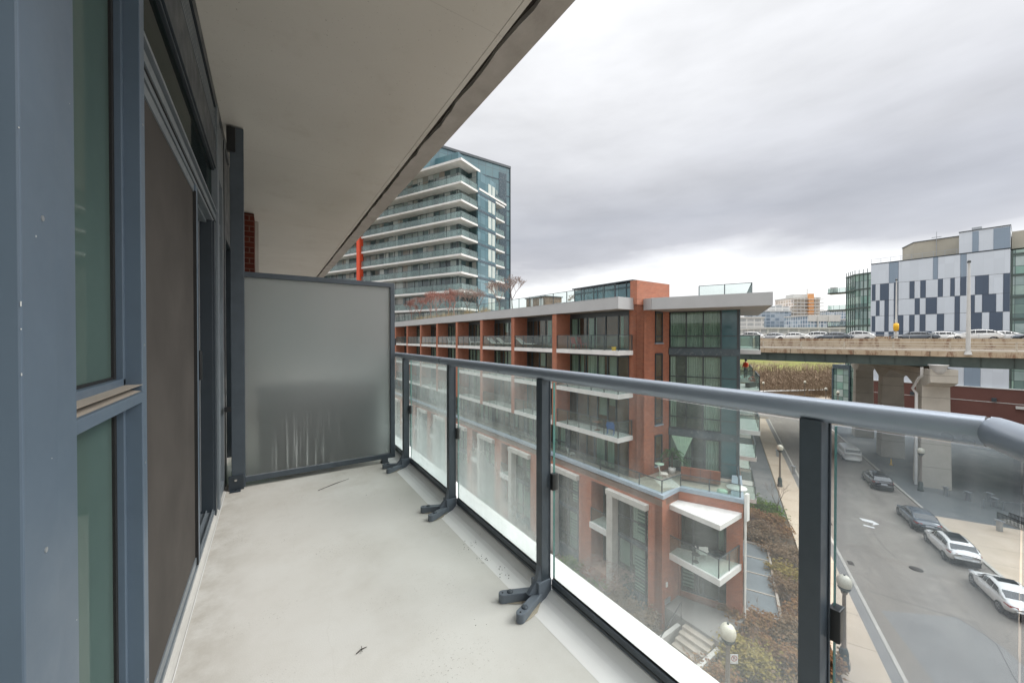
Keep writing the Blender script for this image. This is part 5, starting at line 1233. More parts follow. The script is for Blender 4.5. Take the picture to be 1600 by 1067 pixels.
for i, (px, w_) in enumerate(((1215, 5), (1255, 5), (1310, 3))):
    x_, y_ = at_px(px, 104.5); t = empty('hedge', (x_, y_, GZ), math.radians(-22), ['low brown clipped hedge at the left of the far pavement', 'low brown clipped hedge in the middle of the far pavement', 'short brown hedge beside the kiosk'][i], 'hedge', 'hedges along the far pavement')
    leaf_cloud('foliage', 'leaf_brown', 1400, w_, .8, .6, .16, rg, .7, t, lumps=14)

# ------------------------------------------------------------------ cars
def car(name, s, n, paint, lab, kind='sedan', rot=0.0, grp='cars parked along the right kerb', loc=None, z=None, detail=True, cat='car', ang=None):
    """x forward, y left, wheels on z = 0"""
    K = {'sedan': dict(L=4.75, W=.92, prof=[(-2.37, .62, .80, .62), (-2.25, .45, .96, .80), (-1.75, .28, 1.05, .90), (-1.2, .24, 1.04, .93), (-.3, .22, .98, .94), (.6, .22, .95, .94), (1.15, .24, .94, .92), (1.75, .26, .84, .90), (2.2, .34, .70, .80), (2.37, .42, .58, .60)],
                  roof=[(-1.78, 1.04), (-1.05, 1.36), (-.55, 1.43), (.1, 1.44), (.45, 1.38), (1.25, .95)]),
         'suv': dict(L=4.65, W=.94, prof=[(-2.30, .60, .92, .70), (-2.20, .42, 1.06, .84), (-1.8, .30, 1.12, .92), (-1.2, .28, 1.12, .95), (-.3, .26, 1.08, .95), (.6, .26, 1.04, .95), (1.15, .28, 1.03, .94), (1.75, .30, .94, .90), (2.15, .38, .80, .82), (2.32, .44, .66, .62)],
                  roof=[(-2.05, 1.10), (-1.55, 1.50), (-.9, 1.62), (0, 1.64), (.4, 1.56), (1.2, 1.04)]),
         'van': dict(L=5.3, W=.98, prof=[(-2.65, .40, 1.15, .92), (-2.6, .34, 1.2, .96), (-1.8, .30, 1.22, .98), (-.8, .28, 1.22, .98), (.4, .28, 1.22, .98), (1.3, .3, 1.2, .97), (1.9, .32, 1.12, .94), (2.4, .38, .95, .86), (2.62, .45, .75, .70)],
                  roof=[(-2.63, 1.18), (-2.5, 1.92), (-2.2, 1.98), (.9, 1.98), (1.2, 1.88), (2.05, 1.12)])}[kind]
    x_, y_ = loc if loc else rd(s, n)
    o = empty(name, (x_, y_, (GZ + .012) if z is None else z), (RROT if ang is None else ang) + rot, lab, cat, grp)
    prof = K['prof']; Wd = K['W']; mb = MB(); rings = []
    for x, zb, zt, w in prof:
        rings.append([(x, 0, zb), (x, w * .80, zb), (x, w * .98, zb + .12), (x, w, zb + (zt - zb) * .45), (x, w * .985, zb + (zt - zb) * .75), (x, w * .90, zt - .02), (x, w * .62, zt + .025), (x, 0, zt + .04)])
    vs = []; 
    for r in rings: vs += r + [(a, -b, c) for a, b, c in r[1:-1][::-1]]
    m_ = 14; fs = []
    for i in range(len(rings) - 1):
        for k in range(m_): fs.append((i * m_ + k, i * m_ + (k + 1) % m_, (i + 1) * m_ + (k + 1) % m_, (i + 1) * m_ + k))
    fs.append(tuple(range(m_))); fs.append(tuple(range((len(rings) - 1) * m_, len(rings) * m_))[::-1])
    mb.add(vs, fs, True)
    # greenhouse shell
    rf = K['roof']; belt = lambda x: next((a[2] + (b[2] - a[2]) * (x - a[0]) / (b[0] - a[0]) for a, b in zip(prof, prof[1:]) if a[0] <= x <= b[0]), prof[0][2])
    vs = []; m2 = 8
    for x, z_ in rf:
        zb = belt(x) - .03; h = max(0.0, z_ - zb); wb = Wd * .90; wt = Wd * (.90 - .20 * min(1, h / .5)) if kind != 'van' else Wd * (.93 - .08 * min(1, h / .6))
        vs += [(x, wb, zb), (x, wb * .97 * .5 + wt * .5, zb + h * .55), (x, wt, zb + h * .90), (x, wt * .6, z_), (x, -wt * .6, z_), (x, -wt, zb + h * .90), (x, -(wb * .97 * .5 + wt * .5), zb + h * .55), (x, -wb, zb)]
    fs = [(i * m2 + k, i * m2 + k + 1, (i + 1) * m2 + k + 1, (i + 1) * m2 + k) for i in range(len(rf) - 1) for k in range(m2 - 1)]
    mb.add(vs, [tuple(reversed(f)) for f in fs], True)
    bd = mb.build('body', paint, o)
    sub = bd.modifiers.new('s', 'SUBSURF'); sub.levels = 1; sub.render_levels = 1
    # glass: windscreen, rear window, side windows, set just proud of the shell
    def pt(i, k, off=.018):
        p = Vector(vs[i * m2 + k]); c = Vector((p.x, 0, 1.0)); nrm = (p - c); nrm.x = 0; return p + nrm.normalized() * off
    def gl(nm, quads, m='car_glass'):
        g = MB()
        for q in quads: g.add(q, [(0, 1, 2, 3)], False)
        return g.build(nm, m, o)
    nR = len(rf)
    A = [Vector(vs[(nR - 1) * m2 + k]) for k in range(m2)]; B = [Vector(vs[(nR - 2) * m2 + k]) for k in range(m2)]
    def lerp(a, b, t): return a + (b - a) * t
    up = Vector((.02, 0, .02))
    gl('windscreen', [(lerp(A[0], B[2], .12) * 1 + up, lerp(A[7], B[5], .12) + up, lerp(A[7], B[5], .93) + up, lerp(A[0], B[2], .93) + up)])
    A = [Vector(vs[0 * m2 + k]) for k in range(m2)]; B = [Vector(vs[1 * m2 + k]) for k in range(m2)]; up = Vector((-.02, 0, .025))
    a0, a1 = (.15, .88) if kind != 'van' else (.35, .85)
    inn = lambda v, f: Vector((v.x, v.y * f, v.z))
    gl('rear_window', [(inn(lerp(A[0], B[2], a0), .88) + up, inn(lerp(A[0], B[2], a1), .92) + up, inn(lerp(A[7], B[5], a1), .92) + up, inn(lerp(A[7], B[5], a0), .88) + up)])
    if kind != 'van':
        for sgn, ks in ((1, (0, 2)), (-1, (7, 5))):
            qs = []
            for i in range(1, nR - 2):
                lo0, hi0, lo1, hi1 = Vector(vs[i * m2 + ks[0]]), Vector(vs[i * m2 + ks[1]]), Vector(vs[(i + 1) * m2 + ks[0]]), Vector(vs[(i + 1) * m2 + ks[1]])
                off = Vector((0, sgn * .014, 0)); g_ = .035
                a = lerp(lo0, hi0, .16) + off; b = lerp(lo1, hi1, .16) + off; c = lerp(lo1, hi1, .88) + off; d = lerp(lo0, hi0, .88) + off
                a.x += g_; d.x += g_ * .6; b.x -= g_; c.x -= g_ * .6
                mid1 = Vector(vs[i * m2 + (1 if sgn > 0 else 6)]) + off; mid2 = Vector(vs[(i + 1) * m2 + (1 if sgn > 0 else 6)]) + off; mid1.x = (a.x + d.x) / 2; mid2.x = (b.x + c.x) / 2
                mid1.y = max(abs(mid1.y), .0) * sgn + sgn * .006; mid2.y = abs(mid2.y) * sgn + sgn * .006
                qs += [(a, b, mid2, mid1), (mid1, mid2, c, d)]
            # end triangles (quarter light and front corner)
            lo0, hi0, lo1, hi1 = Vector(vs[(nR - 2) * m2 + ks[0]]), Vector(vs[(nR - 2) * m2 + ks[1]]), Vector(vs[(nR - 1) * m2 + ks[0]]), Vector(vs[(nR - 1) * m2 + ks[1]])
            off = Vector((.02, sgn * .016, .03)); qs.append((lerp(lo0, hi0, .16) + off, lerp(lo0, lo1, .6) + off, lerp(lo0, lo1, .35) + Vector((0, 0, .10)) + off, lerp(lo0, hi0, .80) + off))
            lo0, hi0, lo1, hi1 = Vector(vs[0 * m2 + ks[0]]), Vector(vs[0 * m2 + ks[1]]), Vector(vs[1 * m2 + ks[0]]), Vector(vs[1 * m2 + ks[1]])
            off = Vector((-.03, sgn * .016, .03)); qs.append((lerp(lo0, lo1, .55) + off, lerp(lo1, hi1, .16) + off, lerp(lo1, hi1, .78) + off, lerp(lo0, lo1, .75) + Vector((0, 0, .10)) + off))
            gl('side_window', qs)
    if kind == 'suv' or 'sunroof' in lab:
        i0, i1 = (2, 3)
        x0, x1 = (rf[1][0] + .25, rf[-2][0] - .1) if kind == 'suv' else (-.35, .30)
        w_ = Wd * .50; zt = rf[3][1] + .012
        g = MB(); n_ = 5; P = []
        for k in range(n_ + 1):
            x = x0 + (x1 - x0) * k / n_; zz = next((a[1] + (b[1] - a[1]) * (x - a[0]) / (b[0] - a[0]) for a, b in zip(rf, rf[1:]) if a[0] <= x <= b[0]), zt) + .006; P.append((x, zz))
        for (xa, za), (xb, zb) in zip(P, P[1:]): g.add([(xa, -w_, za), (xb, -w_, zb), (xb, w_, zb), (xa, w_, za)], [(0, 1, 2, 3)])
        g.build('sunroof', 'car_glass', o)
    R_ = .34 if kind != 'van' else .35; xs = (-1.42, 1.45) if kind != 'van' else (-1.6, 1.75)
    for x in xs:
        for sg in (-1, 1):
            y = sg * (Wd - .10)
            wh = MB().tube([(x, y - .11, R_), (x, y - .10, R_), (x, y + .10, R_), (x, y + .11, R_)], [R_ - .03, R_, R_, R_ - .03], 20); w_o = wh.build('wheel', 'tyre', o)
            yo = y + sg * .112; rm = MB()
            rm.tube([(x, yo - sg * .02, R_), (x, yo, R_)], [R_ * .66, R_ * .64], 18)
            rm.build('rim', 'rim', w_o)
            sp_ = MB()
            for q in range(5):
                a = q * 2 * math.pi / 5 + .3; sp_.add([(x + math.cos(a - .25) * R_ * .2, yo + sg * .006, R_ + math.sin(a - .25) * R_ * .2), (x + math.cos(a) * R_ * .60 - .05, yo + sg * .006, R_ + math.sin(a) * R_ * .60), (x + math.cos(a + .5) * R_ * .60, yo + sg * .006, R_ + math.sin(a + .5) * R_ * .60), (x + math.cos(a + .35) * R_ * .2, yo + sg * .006, R_ + math.sin(a + .35) * R_ * .2)], [(0, 1, 2, 3)])
            sp_.build('rim_gap', 'tyre', w_o)
            # dark arch lip
            ar = MB(); ar.tube([(x + math.cos(t) * (R_ + .05), y + sg * .055, R_ + math.sin(t) * (R_ + .05)) for t in [math.pi * k / 10 for k in range(11)]], .035, 5, cap=False); ar.build('wheel_arch', 'tyre', o)
    MB().box(prof[1][0] + .1, prof[-2][0] - .1, -Wd * .84, Wd * .84, .13, .42).build('underbody_shade', 'tyre', o)  # dark box added to deepen the shadow under the car
    if detail:
        xr = prof[0][0]; zt = prof[1][2]
        for sg in (-1, 1):
            g = MB(); y0, y1 = sg * Wd * .50, sg * Wd * .86
            g.add([(xr - .005, y0, zt - .17), (xr + .14, y1, zt - .17), (xr + .16, y1, zt - .06), (xr + .02, y0, zt - .06)], [(0, 1, 2, 3)]).add([(xr + .14, y1 + sg * .01, zt - .17), (xr + .48, sg * Wd * .97, zt - .10), (xr + .48, sg * Wd * .96, zt - .06), (xr + .16, y1 + sg * .01, zt - .06)], [(0, 1, 2, 3)])
            g.build('tail_light', 'tail_red', o)
            MB().add([(prof[-1][0] + .01, sg * .48, .60), (prof[-2][0] + .04, sg * .78, .62), (prof[-2][0] - .02, sg * .78, .72), (prof[-1][0] - .02, sg * .48, .68)], [(0, 1, 2, 3)]).build('headlight', 'plate', o)
            MB().box(.78, .98, sg * (Wd + .02) - .08, sg * (Wd + .02) + .08, belt(.9) - .02, belt(.9) + .12).build('mirror', paint, o, .03)
            MB().box(-.4, -.2, sg * Wd * .995 - .012, sg * Wd * .995 + .012, belt(-.3) - .16, belt(-.3) - .13).box(.6, .8, sg * Wd * .995 - .012, sg * Wd * .995 + .012, belt(.6) - .16, belt(.6) - .13).build('door_handle', paint, o)
        MB().box(xr - .02, xr + .02, -.26, .26, zt - .30, zt - .17).build('number_plate', 'plate', o)
        MB().box(xr - .0, xr + .12, -.62, .62, prof[0][1] - .18, prof[0][1] - .06).build('bumper_trim', 'tyre', o)
    return o
car('parked_car', 42.6, 15.35, 'paint_white', 'white hatchback with a dark glass roof parked between the grey and the white saloon', 'suv')
car('parked_car', 36.4, 15.55, 'paint_white', 'white saloon with a small sunroof, nearest of the cars at the kerb', 'sedan')
car('parked_car', 48.0, 15.2, 'paint_grey', 'dark grey saloon with red tail lights ahead of the white hatchback', 'sedan')
car('parked_car', 58.3, 15.1, 'paint_black', 'black estate car parked beside the bridge pier', 'suv')
car('parked_van', 69.5, 14.9, 'paint_van', 'off-white van farthest up the street', 'van', cat='van')
# traffic on the expressway (only roofs show over the median)
TR = [(15.2, -8.0, 'paint_grey', 'suv', 'dark car on the expressway at the right edge'), (18.6, -4.9, 'paint_white', 'sedan', 'white saloon on the expressway just right of the tall pole'),
      (15.2, -2.8, 'paint_white', 'suv', 'white hatchback on the expressway just left of the tall pole'), (18.6, .1, 'paint_white', 'sedan', 'white saloon on the expressway just under the yellow sign'),
      (15.2, 2.5, 'paint_grey', 'sedan', 'dark grey saloon on the expressway left of the yellow sign'), (18.6, 9.0, 'paint_white', 'suv', 'white car on the expressway under the glazed wing of the striped block'),
      (15.2, 11.2, 'paint_grey', 'sedan', 'grey saloon on the expressway below the right end of the blue glass blocks'), (18.6, 14.1, 'paint_white', 'suv', 'white car on the expressway directly below the tan tower'),
      (15.2, 16.5, 'paint_white', 'sedan', 'white saloon on the expressway left of the tan tower'), (18.6, 20.0, 'paint_silver', 'sedan', 'silver saloon on the expressway below the slate block'), (15.2, 22.9, 'paint_white', 'suv', 'white car on the expressway just clearing the brick block')]
for lx_, y, p_, k_, lab in TR: car('car', 0, 0, p_, lab, k_, grp='traffic on the expressway', loc=f2w(lx_, y), z=.81, detail=False, ang=math.radians(100))

# ------------------------------------------------------------------ street lamps, signs, bollards
def globe_lamp(x, y, lab, base=True, z=GZ + .12, banner=False):
    o = empty('street_lamp', (x, y, z), .3, lab, 'street lamp', 'globe street lamps')
    MB().lathe([(.001, 0), (.26, 0), (.26, .18), (.22, .25), (.20, .80), (.16, .95), (.13, 1.05), (.001, 1.06)], n=12).build('base', 'lamp_green', o)
    MB().lathe([(.105, 1.05), (.095, 2.2), (.075, 3.75), (.13, 3.80), (.15, 3.9)], n=14).build('shaft', 'lamp_shaft', o)
    MB().lathe([(.09, 3.85), (.13, 3.92), (.24, 4.02), (.27, 4.10), (.27, 4.16)], n=18).build('collar', 'lamp_green', o)
    MB().lathe([(.255, 4.14), (.30, 4.25), (.315, 4.38), (.29, 4.52), (.22, 4.64), (.11, 4.71), (.001, 4.73)], n=22).build('globe', 'globe', o)
    MB().lathe([(.045, 4.70), (.045, 4.76), (.001, 4.78)], n=10).build('finial', 'lamp_green', o)
    return o
lb = globe_lamp(*rd(18.2, .1), 'cream globe lamp at the bottom edge, wearing a small square parking sign')
ns = MB().box(.10, .42, -.012, .0, 3.05, 3.45).build('parking_sign', 'chair_white', lb)
# sign: red ring with bar and a P, two arrows beneath
mb = MB()
for k in range(20):
    a = 2 * math.pi * k / 20; b = 2 * math.pi * (k + 1) / 20
    mb.quad(*[(.26 + r * math.cos(t), -.014, 3.28 + r * math.sin(t)) for r, t in ((.10, a), (.125, a), (.125, b), (.10, b))])
mb.quad((.17, -.014, 3.35), (.185, -.014, 3.365), (.35, -.014, 3.21), (.335, -.014, 3.195)); mb.build('ring', 'tail_red', ns)
mb = MB(); mb.box(.225, .24, -.0135, -.012, 3.21, 3.35).box(.24, .285, -.0135, -.012, 3.335, 3.35).box(.24, .285, -.0135, -.012, 3.27, 3.285).box(.28, .295, -.0135, -.012, 3.275, 3.345).build('letter', 'tyre', ns)
MB().add([(.13, -.014, 3.09), (.17, -.014, 3.07), (.17, -.014, 3.11)], [(0, 1, 2)]).add([(.39, -.014, 3.09), (.35, -.014, 3.07), (.35, -.014, 3.11)], [(0, 1, 2)]).build('arrow', 'tyre', ns)
ns.rotation_euler.z = -.9
l1 = globe_lamp(*rd(24.9, 5.25), 'globe lamp standing on the near pavement with a blue street sign on its shaft')
b_ = MB().box(-.62, -.10, -.015, .015, 2.72, 3.02).build('street_sign', 'chair_white', l1); MB().box(-.62, -.10, -.018, .018, 2.79, 2.96).build('sign_band', 'sign_blue', b_)
b_.rotation_euler.z = -1.6
globe_lamp(*rd(51.9, 5.3), 'globe lamp on the far pavement beyond the green shrubs')
globe_lamp(*rd(58.1, 18.6), 'globe lamp in front of the pale bridge pier')
for i, (px, D) in enumerate(((1193, 104), (1258, 106), (1291, 92), (1310, 86))):
    globe_lamp(*at_px(px, D), ['globe lamp far away by the cross road, leftmost', 'globe lamp far away in front of the stone wall', 'globe lamp at the far crossing, taller of the pair by the kiosk', 'globe lamp at the far crossing, nearest the kiosk'][i])
def bollard(x, y, lab, grp='white concrete stands in the plaza'):
    o = MB().box(-.14, .14, -.14, .14, 0, .85).box(-.30, .30, -.17, .17, .85, .95).build('bollard', 'alu', None, .02); o.location = (x, y, GZ + .12); o.rotation_euler.z = .9; tag(o, lab, 'bollard', grp)
from math import radians
for i, (px, py) in enumerate(((1565, 833), (1515, 785), (1557, 795), (1549, 787), (1480, 777), (1241, 742), (1216, 715))):
    a = (px - 800) / 588.0; D = (EYE - GZ) * 588 / (py - 528.5); x, y = at_px(px, D)
    bollard(x, y, ['pale T-shaped stand nearest, in the brown pavement at the right', 'pale T-shaped stand in the plaza, second from the pier', 'pale T-shaped stand toward the right edge of the plaza', 'pale T-shaped stand just left of the one at the right edge of the plaza', 'pale T-shaped stand closest to the pier', 'pale T-shaped stand by the far left pavement', 'pale T-shaped stand farthest, below the side balconies'][i])
D = (EYE - GZ) * 588 / (728 - 528.5)
hy = empty('hydrant_marker', (*at_px(1394, D), GZ + .1), 0, 'yellow traffic marker standing behind the black car', 'marker')
MB().lathe([(.20, 0), (.20, .04), (.10, .05), (.04, .8), (.001, .82)], n=12).build('cone', 'yellow', hy); MB().box(-.24, .24, -.24, .24, -.0, .03).build('base', 'tyre', hy)
# railing planter at the right edge
pl = empty('iron_planter', (*at_px(1592, 33.5), GZ + .12), .9, 'low dark iron planter box at the right edge beside the pavement', 'planter')
mb = MB().box(-1, 1, -.5, .5, .0, .12); mb.build('kerb', 'curb', pl); mb = MB()
for i in range(21): mb.box(-1 + i * .1, -.97 + i * .1, -.5, -.47, .12, .75); mb.box(-1 + i * .1, -.97 + i * .1, .47, .5, .12, .75)
mb.box(-1, 1, -.5, -.46, .72, .77).box(-1, 1, .46, .5, .72, .77).build('bars', 'tyre', pl)
# low iron fence in the plaza
fe = empty('plaza_fence', (*rd(55, 22), GZ + .12), RROT - 1.3, 'faint pale post and rail fence along the plaza behind the bridge pier', 'fence')
mb = MB()
for i in range(12): mb.box(i * 1.5, i * 1.5 + .08, 0, .08, 0, .9)
mb.build('post', 'alu', fe); MB().box(0, 16.5, .02, .05, .80, .86).build('rail', 'alu', fe)

# glass kiosk under the expressway
kx = empty('glass_kiosk', (*at_px(1325, 95), GZ), math.radians(-20), 'dark framed glass lift kiosk standing left of the bridge columns', 'kiosk')
MB().box(-2.3, 2.3, -2, 2, 9.2, 10.2).build('roof', 'spandrel', kx); MB().box(-2.1, 2.1, -1.8, 1.8, 0, 9.2).build('glass', 'office_glass', kx)
mb = MB()
for x in (-2.2, -.8, .7, 2.2): mb.box(x - .15, x + .15, -2.1, -1.8, 0, 9.2).box(x - .15, x + .15, 1.8, 2.1, 0, 9.2)
for z in (3, 6): mb.box(-2.2, 2.2, -2.0, -1.8, z, z + .15)
mb.build('frame', 'spandrel', kx)
mb = MB()
for i in range(9): mb.box(-2 + i * .5, -1.95 + i * .5, -1.9, -1.85, 10.2, 10.8)
mb.build('roof_spike', 'alu', kx)

# ------------------------------------------------------------------ balcony and terrace furniture
def chair(x, y, z, rot, m, lab, grp=None, recl=0.0, local=True, arms=False):
    p = mid2w(x, y) if local else (x, y)
    o = empty('chair', (*p, z), rot, lab, 'chair', grp)
    MB().box(-.24, .24, -.24, .24, .40, .45).build('seat', m, o, .01)
    MB().add([(-.24, .20, .45), (.24, .20, .45), (.24, .32 + recl, .90), (-.24, .32 + recl, .90), (-.24, .24, .45), (.24, .24, .45), (.24, .36 + recl, .90), (-.24, .36 + recl, .90)], [(0, 1, 2, 3), (7, 6, 5, 4), (0, 4, 5, 1), (3, 2, 6, 7), (0, 3, 7, 4), (1, 5, 6, 2)]).build('backrest', m, o)
    for sx in (-.21, .21):
        for sy in (-.21, .21): MB().tube([(sx, sy, .40), (sx * 1.08, sy * 1.08, 0)], .018, 6).build('leg', m, o)
    if arms:
        for sx in (-.27, .27): MB().box(sx - .025, sx + .025, -.22, .30, .62, .65).build('armrest', m, o)
    return o
def table(x, y, z, r, h, m, lab, cat='table'):
    o = empty('side_table', (*mid2w(x, y), z), 0, lab, cat)
    MB().lathe([(.001, h), (r, h), (r, h - .03), (.001, h - .03)], n=20).build('top', m, o); MB().tube([(0, 0, h - .03), (0, 0, .02)], .025, 8).build('stem', m, o); MB().lathe([(.001, .025), (r * .7, .02), (r * .7, 0)], n=16).build('base', m, o); return o
chair(.62, 4.35, -5.25, 2.2, 'chair_blue', 'bright blue plastic chair at the corner of the lowest full balcony', arms=True)
table(.75, 5.7, -5.25, .32, .60, 'wicker', 'small brown round table left of the blue chair')
def lounger(x, y, z, rot, m, lab, grp):
    o = empty('sun_lounger', (*mid2w(x, y), z), rot, lab, 'lounger', grp)
    MB().box(-.3, .3, -1.0, .25, .28, .36).build('mattress', m, o, .02)
    MB().add([(-.3, .25, .30), (.3, .25, .30), (.3, .85, .78), (-.3, .85, .78), (-.3, .20, .38), (.3, .20, .38), (.3, .80, .86), (-.3, .80, .86)], [(0, 3, 2, 1), (4, 5, 6, 7), (0, 1, 5, 4), (3, 7, 6, 2), (0, 4, 7, 3), (1, 2, 6, 5)]).build('backrest', m, o)
    for sx in (-.25, .25):
        for yy in (-.9, .2): MB().box(sx - .02, sx + .02, yy - .02, yy + .02, 0, .28).build('leg', 'chair_dark', o)
    return o
lounger(.8, 19.5, .45, .3, 'cushion_white', 'pale lounger on the third top balcony, left one', 'loungers on the top balconies')
lounger(.8, 17.6, .45, .5, 'cushion_white', 'pale lounger on the third top balcony, right one', 'loungers on the top balconies')
lounger(.8, 14.3, .45, .4, 'cushion_white', 'pale lounger at the left side of the second top balcony', 'loungers on the top balconies')
for (x, y, z, r, m, lab) in ((.7, 12.3, .45, 1.4, 'chair_dark', 'dark chair right of the lounger on the second top balcony'), (.75, 11.0, .45, 4.6, 'chair_dark', 'dark chair near the right column of the second top balcony'),
                             (.9, 8.0, .45, 1.5, 'cushion_red', 'reddish chair at the left of the first top balcony'), (.9, 7.3, .45, 1.3, 'cushion_red', 'reddish chair, right of the pair on the first top balcony'),
                             (.7, 24.2, .45, 1.2, 'chair_white', 'white chair on the fourth top balcony, left'), (.7, 22.9, .45, 4.2, 'chair_white', 'white chair on the fourth top balcony, right'),
                             (.7, 29.8, .45, 1.2, 'chair_white', 'white chair on the fifth top balcony, left'), (.7, 28.5, .45, 4.2, 'chair_white', 'white chair on the fifth top balcony, right'),
                             (.7, 35.5, .45, 1.2, 'chair_dark', 'dark chair on the sixth top balcony'), (1.0, 8.6, -8.1, 1.2, 'chair_white', 'white low chair on the terrace below the stacked balconies')):
    chair(x, y, z, r, m, lab, 'chairs on the balconies')
table(.75, 11.7, .45, .35, .7, 'chair_dark', 'dark round table between the chairs of the second top balcony'); 
mbp = MB().lathe([(.12, 0), (.16, .25), (.001, .25)], n=12); o = mbp.build('flower_pot', 'yellow'); o.location = (*mid2w(.5, 4.0), .45); tag(o, 'small yellow pot by the corner of the first top balcony', 'pot')
# terrace in front of the grey wing: wicker sofa, rug, small table, palm, sail-like cloth
def lw_(px, D): return at_px(px, D)
so_a = Vector(mid2w(3.75, 1.15)); so_b = Vector(mid2w(4.85, -.85)); dv = (so_b - so_a); ang = math.atan2(dv.y, dv.x); Ls = dv.length
sf = empty('wicker_sofa', (*so_a, -8.1), ang, 'reddish brown wicker sofa facing away, on the terrace under the green cloth', 'sofa')
MB().box(0, Ls, .0, .12, .12, .95).build('backrest', 'wicker', sf, .02); MB().box(0, Ls, .12, .85, .12, .42).build('seat', 'wicker', sf, .02); MB().box(.0, .14, .12, .85, .42, .66).build('armrest', 'wicker', sf, .02); MB().box(Ls - .14, Ls, .12, .85, .42, .66).build('armrest', 'wicker', sf, .02)
MB().box(.16, Ls - .16, .14, .80, .42, .56).build('cushion', 'cushion_white', sf, .03)
mb = MB()
for i in (1, 2, 3): mb.box(Ls * i / 4 - .012, Ls * i / 4 + .012, -.01, .0, .14, .93)
mb.build('seam', 'chair_dark', sf)
table(4.55, -1.95, -8.1, .55, .42, 'chair_white', 'white low table right of the wicker sofa')
table(3.1, 2.3, -8.1, .3, .95, 'fabric_green', 'tall pale green plant stand beside the brick wall')
rugo = MB().box(-.9, .9, -.6, .6, 0, .012).build('rug', 'cushion_white'); rugo.location = (*mid2w(2.7, 1.5), -8.098); rugo.rotation_euler.z = 1.0; tag(rugo, 'pale patterned rug on the terrace floor left of the wicker sofa', 'rug')
chair(3.0, 1.9, -8.1, .8, 'cushion_white', 'small white chair on the terrace rug')
bl = MB().lathe([(.001, 0), (.3, .02), (.28, .28), (.001, .30)], n=16).build('floor_cushion', 'fabric_green'); bl.location = (*mid2w(3.75, -1.5), -8.098); tag(bl, 'pale green floor cushion between the sofa and the coping', 'cushion')
pm_ = empty('palm_plant', (*mid2w(4.55, 2.3), -8.1), 0, 'leafy green palm in a pot between the narrow window and the green cloth', 'plant')
MB().lathe([(.001, 0), (.2, 0), (.25, .4), (.001, .4)], n=14).build('pot', 'chair_white', pm_); MB().tube([(0, 0, .4), (.02, 0, 1.5)], [.04, .03], 6).build('trunk', 'bark', pm_)
mb = MB()
for k in range(34):
    a = rg.uniform(0, 6.28); L = rg.uniform(.7, 1.2); el_ = rg.uniform(.2, 1.1); z0_ = rg.uniform(.9, 1.6); pr_ = Vector((0, 0, z0_)); dd = Vector((math.cos(a), math.sin(a), 0)); sd_v = Vector((-math.sin(a), math.cos(a), 0))
    for j in range(6):
        t = (j + 1) / 6; q = Vector((0, 0, z0_)) + dd * L * t * math.cos(el_ * .6) + Vector((0, 0, L * (math.sin(el_) * t - .75 * t * t)))
        w_ = .17 * (1 - t * .7); mb.add([pr_, q + sd_v * w_, q + dd * .05], [(0, 1, 2)]).add([pr_, q + dd * .05, q - sd_v * w_], [(0, 1, 2)]); pr_ = q
mb.build('fronds', 'leaf_palm', pm_)
# gathered green cloth hung from the band above, tied to a point
ha = Vector((*e(.25, .25), 0)); hb = Vector((*e(1.55, .25), 0)); ha = Vector((*mid2w(ha.x, ha.y), -5.62)); hb = Vector((*mid2w(hb.x, hb.y), -5.62)); tie = (ha + hb) / 2 + Vector((-.05, -.05, -1.55)); low = tie + Vector((-.02, 0, -.75))
mb = MB(); n = 28; top = []; 
for i in range(n + 1):
    t = i / n; p = ha + (hb - ha) * t + Vector((math.sin(i * 1.7) * .05, math.cos(i * 1.7) * .05, 0)); top.append(p)
for i in range(n):
    a, b = top[i], top[i + 1]; c = tie + (b - (ha + hb) / 2) * .07; d = tie + (a - (ha + hb) / 2) * .07; c.z = d.z = tie.z
    mb.add([a, b, c, d], [(0, 1, 2, 3)]); c2 = low + (b - (ha + hb) / 2) * .10; d2 = low + (a - (ha + hb) / 2) * .10; c2.z = d2.z = low.z; mb.add([d, c, c2, d2], [(0, 1, 2, 3)])
tag(mb.build('hanging_cloth', 'fabric_green'), 'pale green cloth gathered to a point, hanging over the terrace', 'cloth')
# lower corner balcony chair
chair(1.75, -1.35, -11.4, 2.4, 'chair_white', 'white folding chair on the triangular balcony', arms=True)
table(1.25, -1.3, -11.4, .22, .45, 'chair_dark', 'small dark table on the triangular balcony')
# side balcony: flowers
fl = empty('flower_box', (*mid2w(*dgp(P3, 4.4)), -2.4), 0, 'box of red flowers on the street side balcony', 'flower box')
MB().box(-.2, .9, -.9, -.6, 0, .35).build('box', 'chair_dark', fl); leaf_cloud('foliage', 'cushion_red', 130, .5, .3, .25, .06, rg, .6, fl).location = (.35, -.75, 0)

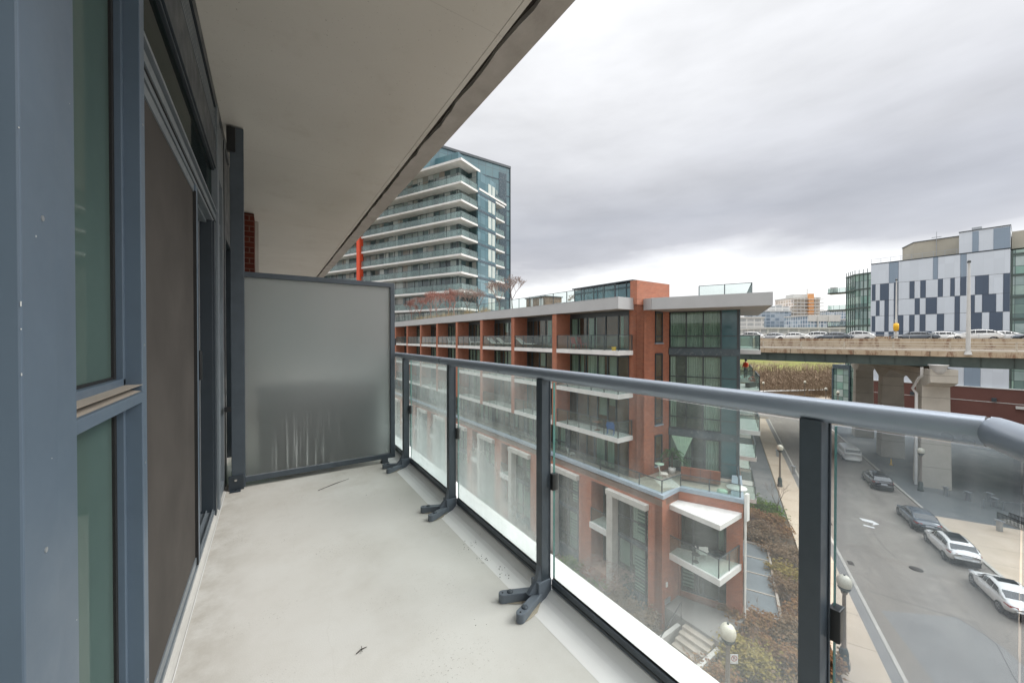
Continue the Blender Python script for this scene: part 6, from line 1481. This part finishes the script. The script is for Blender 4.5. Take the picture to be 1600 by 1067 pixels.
# person in an orange jacket on the street-side balcony
pp = empty('person', (*mid2w(*(Vector(dgp(P3, 11.4)) + nS * .75)), -2.4), 1.2, 'person in an orange jacket and black trousers standing on the street side balcony', 'person')
def skin(name, joints, edges, m):
    me = bpy.data.meshes.new(name); me.from_pydata([j[0] for j in joints], edges, []); o = bpy.data.objects.new(name, me); COL.objects.link(o); o.parent = pp
    k = o.modifiers.new('skin', 'SKIN')
    for i, j in enumerate(joints): me.skin_vertices[0].data[i].radius = (j[1], j[1] * j[2] if len(j) > 2 else j[1]); me.skin_vertices[0].data[i].use_root = (i == 0)
    o.modifiers.new('sub', 'SUBSURF').render_levels = 2; me.materials.append(M[m]); return o
plain('skin_tone', (.42, .26, .19), .6, .05)
skin('body', [((0, 0, .95), .13, .8), ((0, 0, 1.15), .12, .8), ((0, 0, 1.38), .15, .7), ((0, 0, 1.50), .055), ((0, .01, 1.60), .085), ((0, .0, 1.70), .075), ((-.19, 0, 1.41), .055), ((-.25, .02, 1.14), .042), ((-.20, .18, 1.0), .03), ((-.17, .24, .98), .022), ((.19, 0, 1.41), .055), ((.25, .02, 1.14), .042), ((.20, .18, 1.0), .03), ((.17, .24, .98), .022),
      ((-.10, 0, .86), .085), ((-.11, .02, .48), .06), ((-.11, 0, .08), .045), ((-.11, .14, .04), .035), ((.10, 0, .86), .085), ((.11, .02, .48), .06), ((.11, 0, .08), .045), ((.11, .14, .04), .035)],
     [(0, 1), (1, 2), (2, 3), (3, 4), (4, 5), (2, 6), (6, 7), (7, 8), (8, 9), (2, 10), (10, 11), (11, 12), (12, 13), (0, 14), (14, 15), (15, 16), (16, 17), (0, 18), (18, 19), (19, 20), (20, 21)], 'skin_tone')
skin('jacket', [((0, 0, .90), .150, .85), ((0, 0, 1.15), .145, .85), ((0, 0, 1.38), .17, .75), ((0, 0, 1.47), .08), ((-.19, 0, 1.41), .072), ((-.25, .02, 1.14), .058), ((-.205, .16, 1.02), .046), ((.19, 0, 1.41), .072), ((.25, .02, 1.14), .058), ((.205, .16, 1.02), .046)],
     [(0, 1), (1, 2), (2, 3), (2, 4), (4, 5), (5, 6), (2, 7), (7, 8), (8, 9)], 'orange')
skin('trousers', [((0, 0, .94), .142, .85), ((-.10, 0, .84), .10), ((-.11, .02, .48), .075), ((-.11, 0, .10), .06), ((.10, 0, .84), .10), ((.11, .02, .48), .075), ((.11, 0, .10), .06)], [(0, 1), (1, 2), (2, 3), (0, 4), (4, 5), (5, 6)], 'chair_dark')
MB().lathe([(.09, 1.60), (.105, 1.68), (.09, 1.76), (.05, 1.79), (.001, 1.80)], (0, -.012), 14).build('hair', 'tyre', pp)
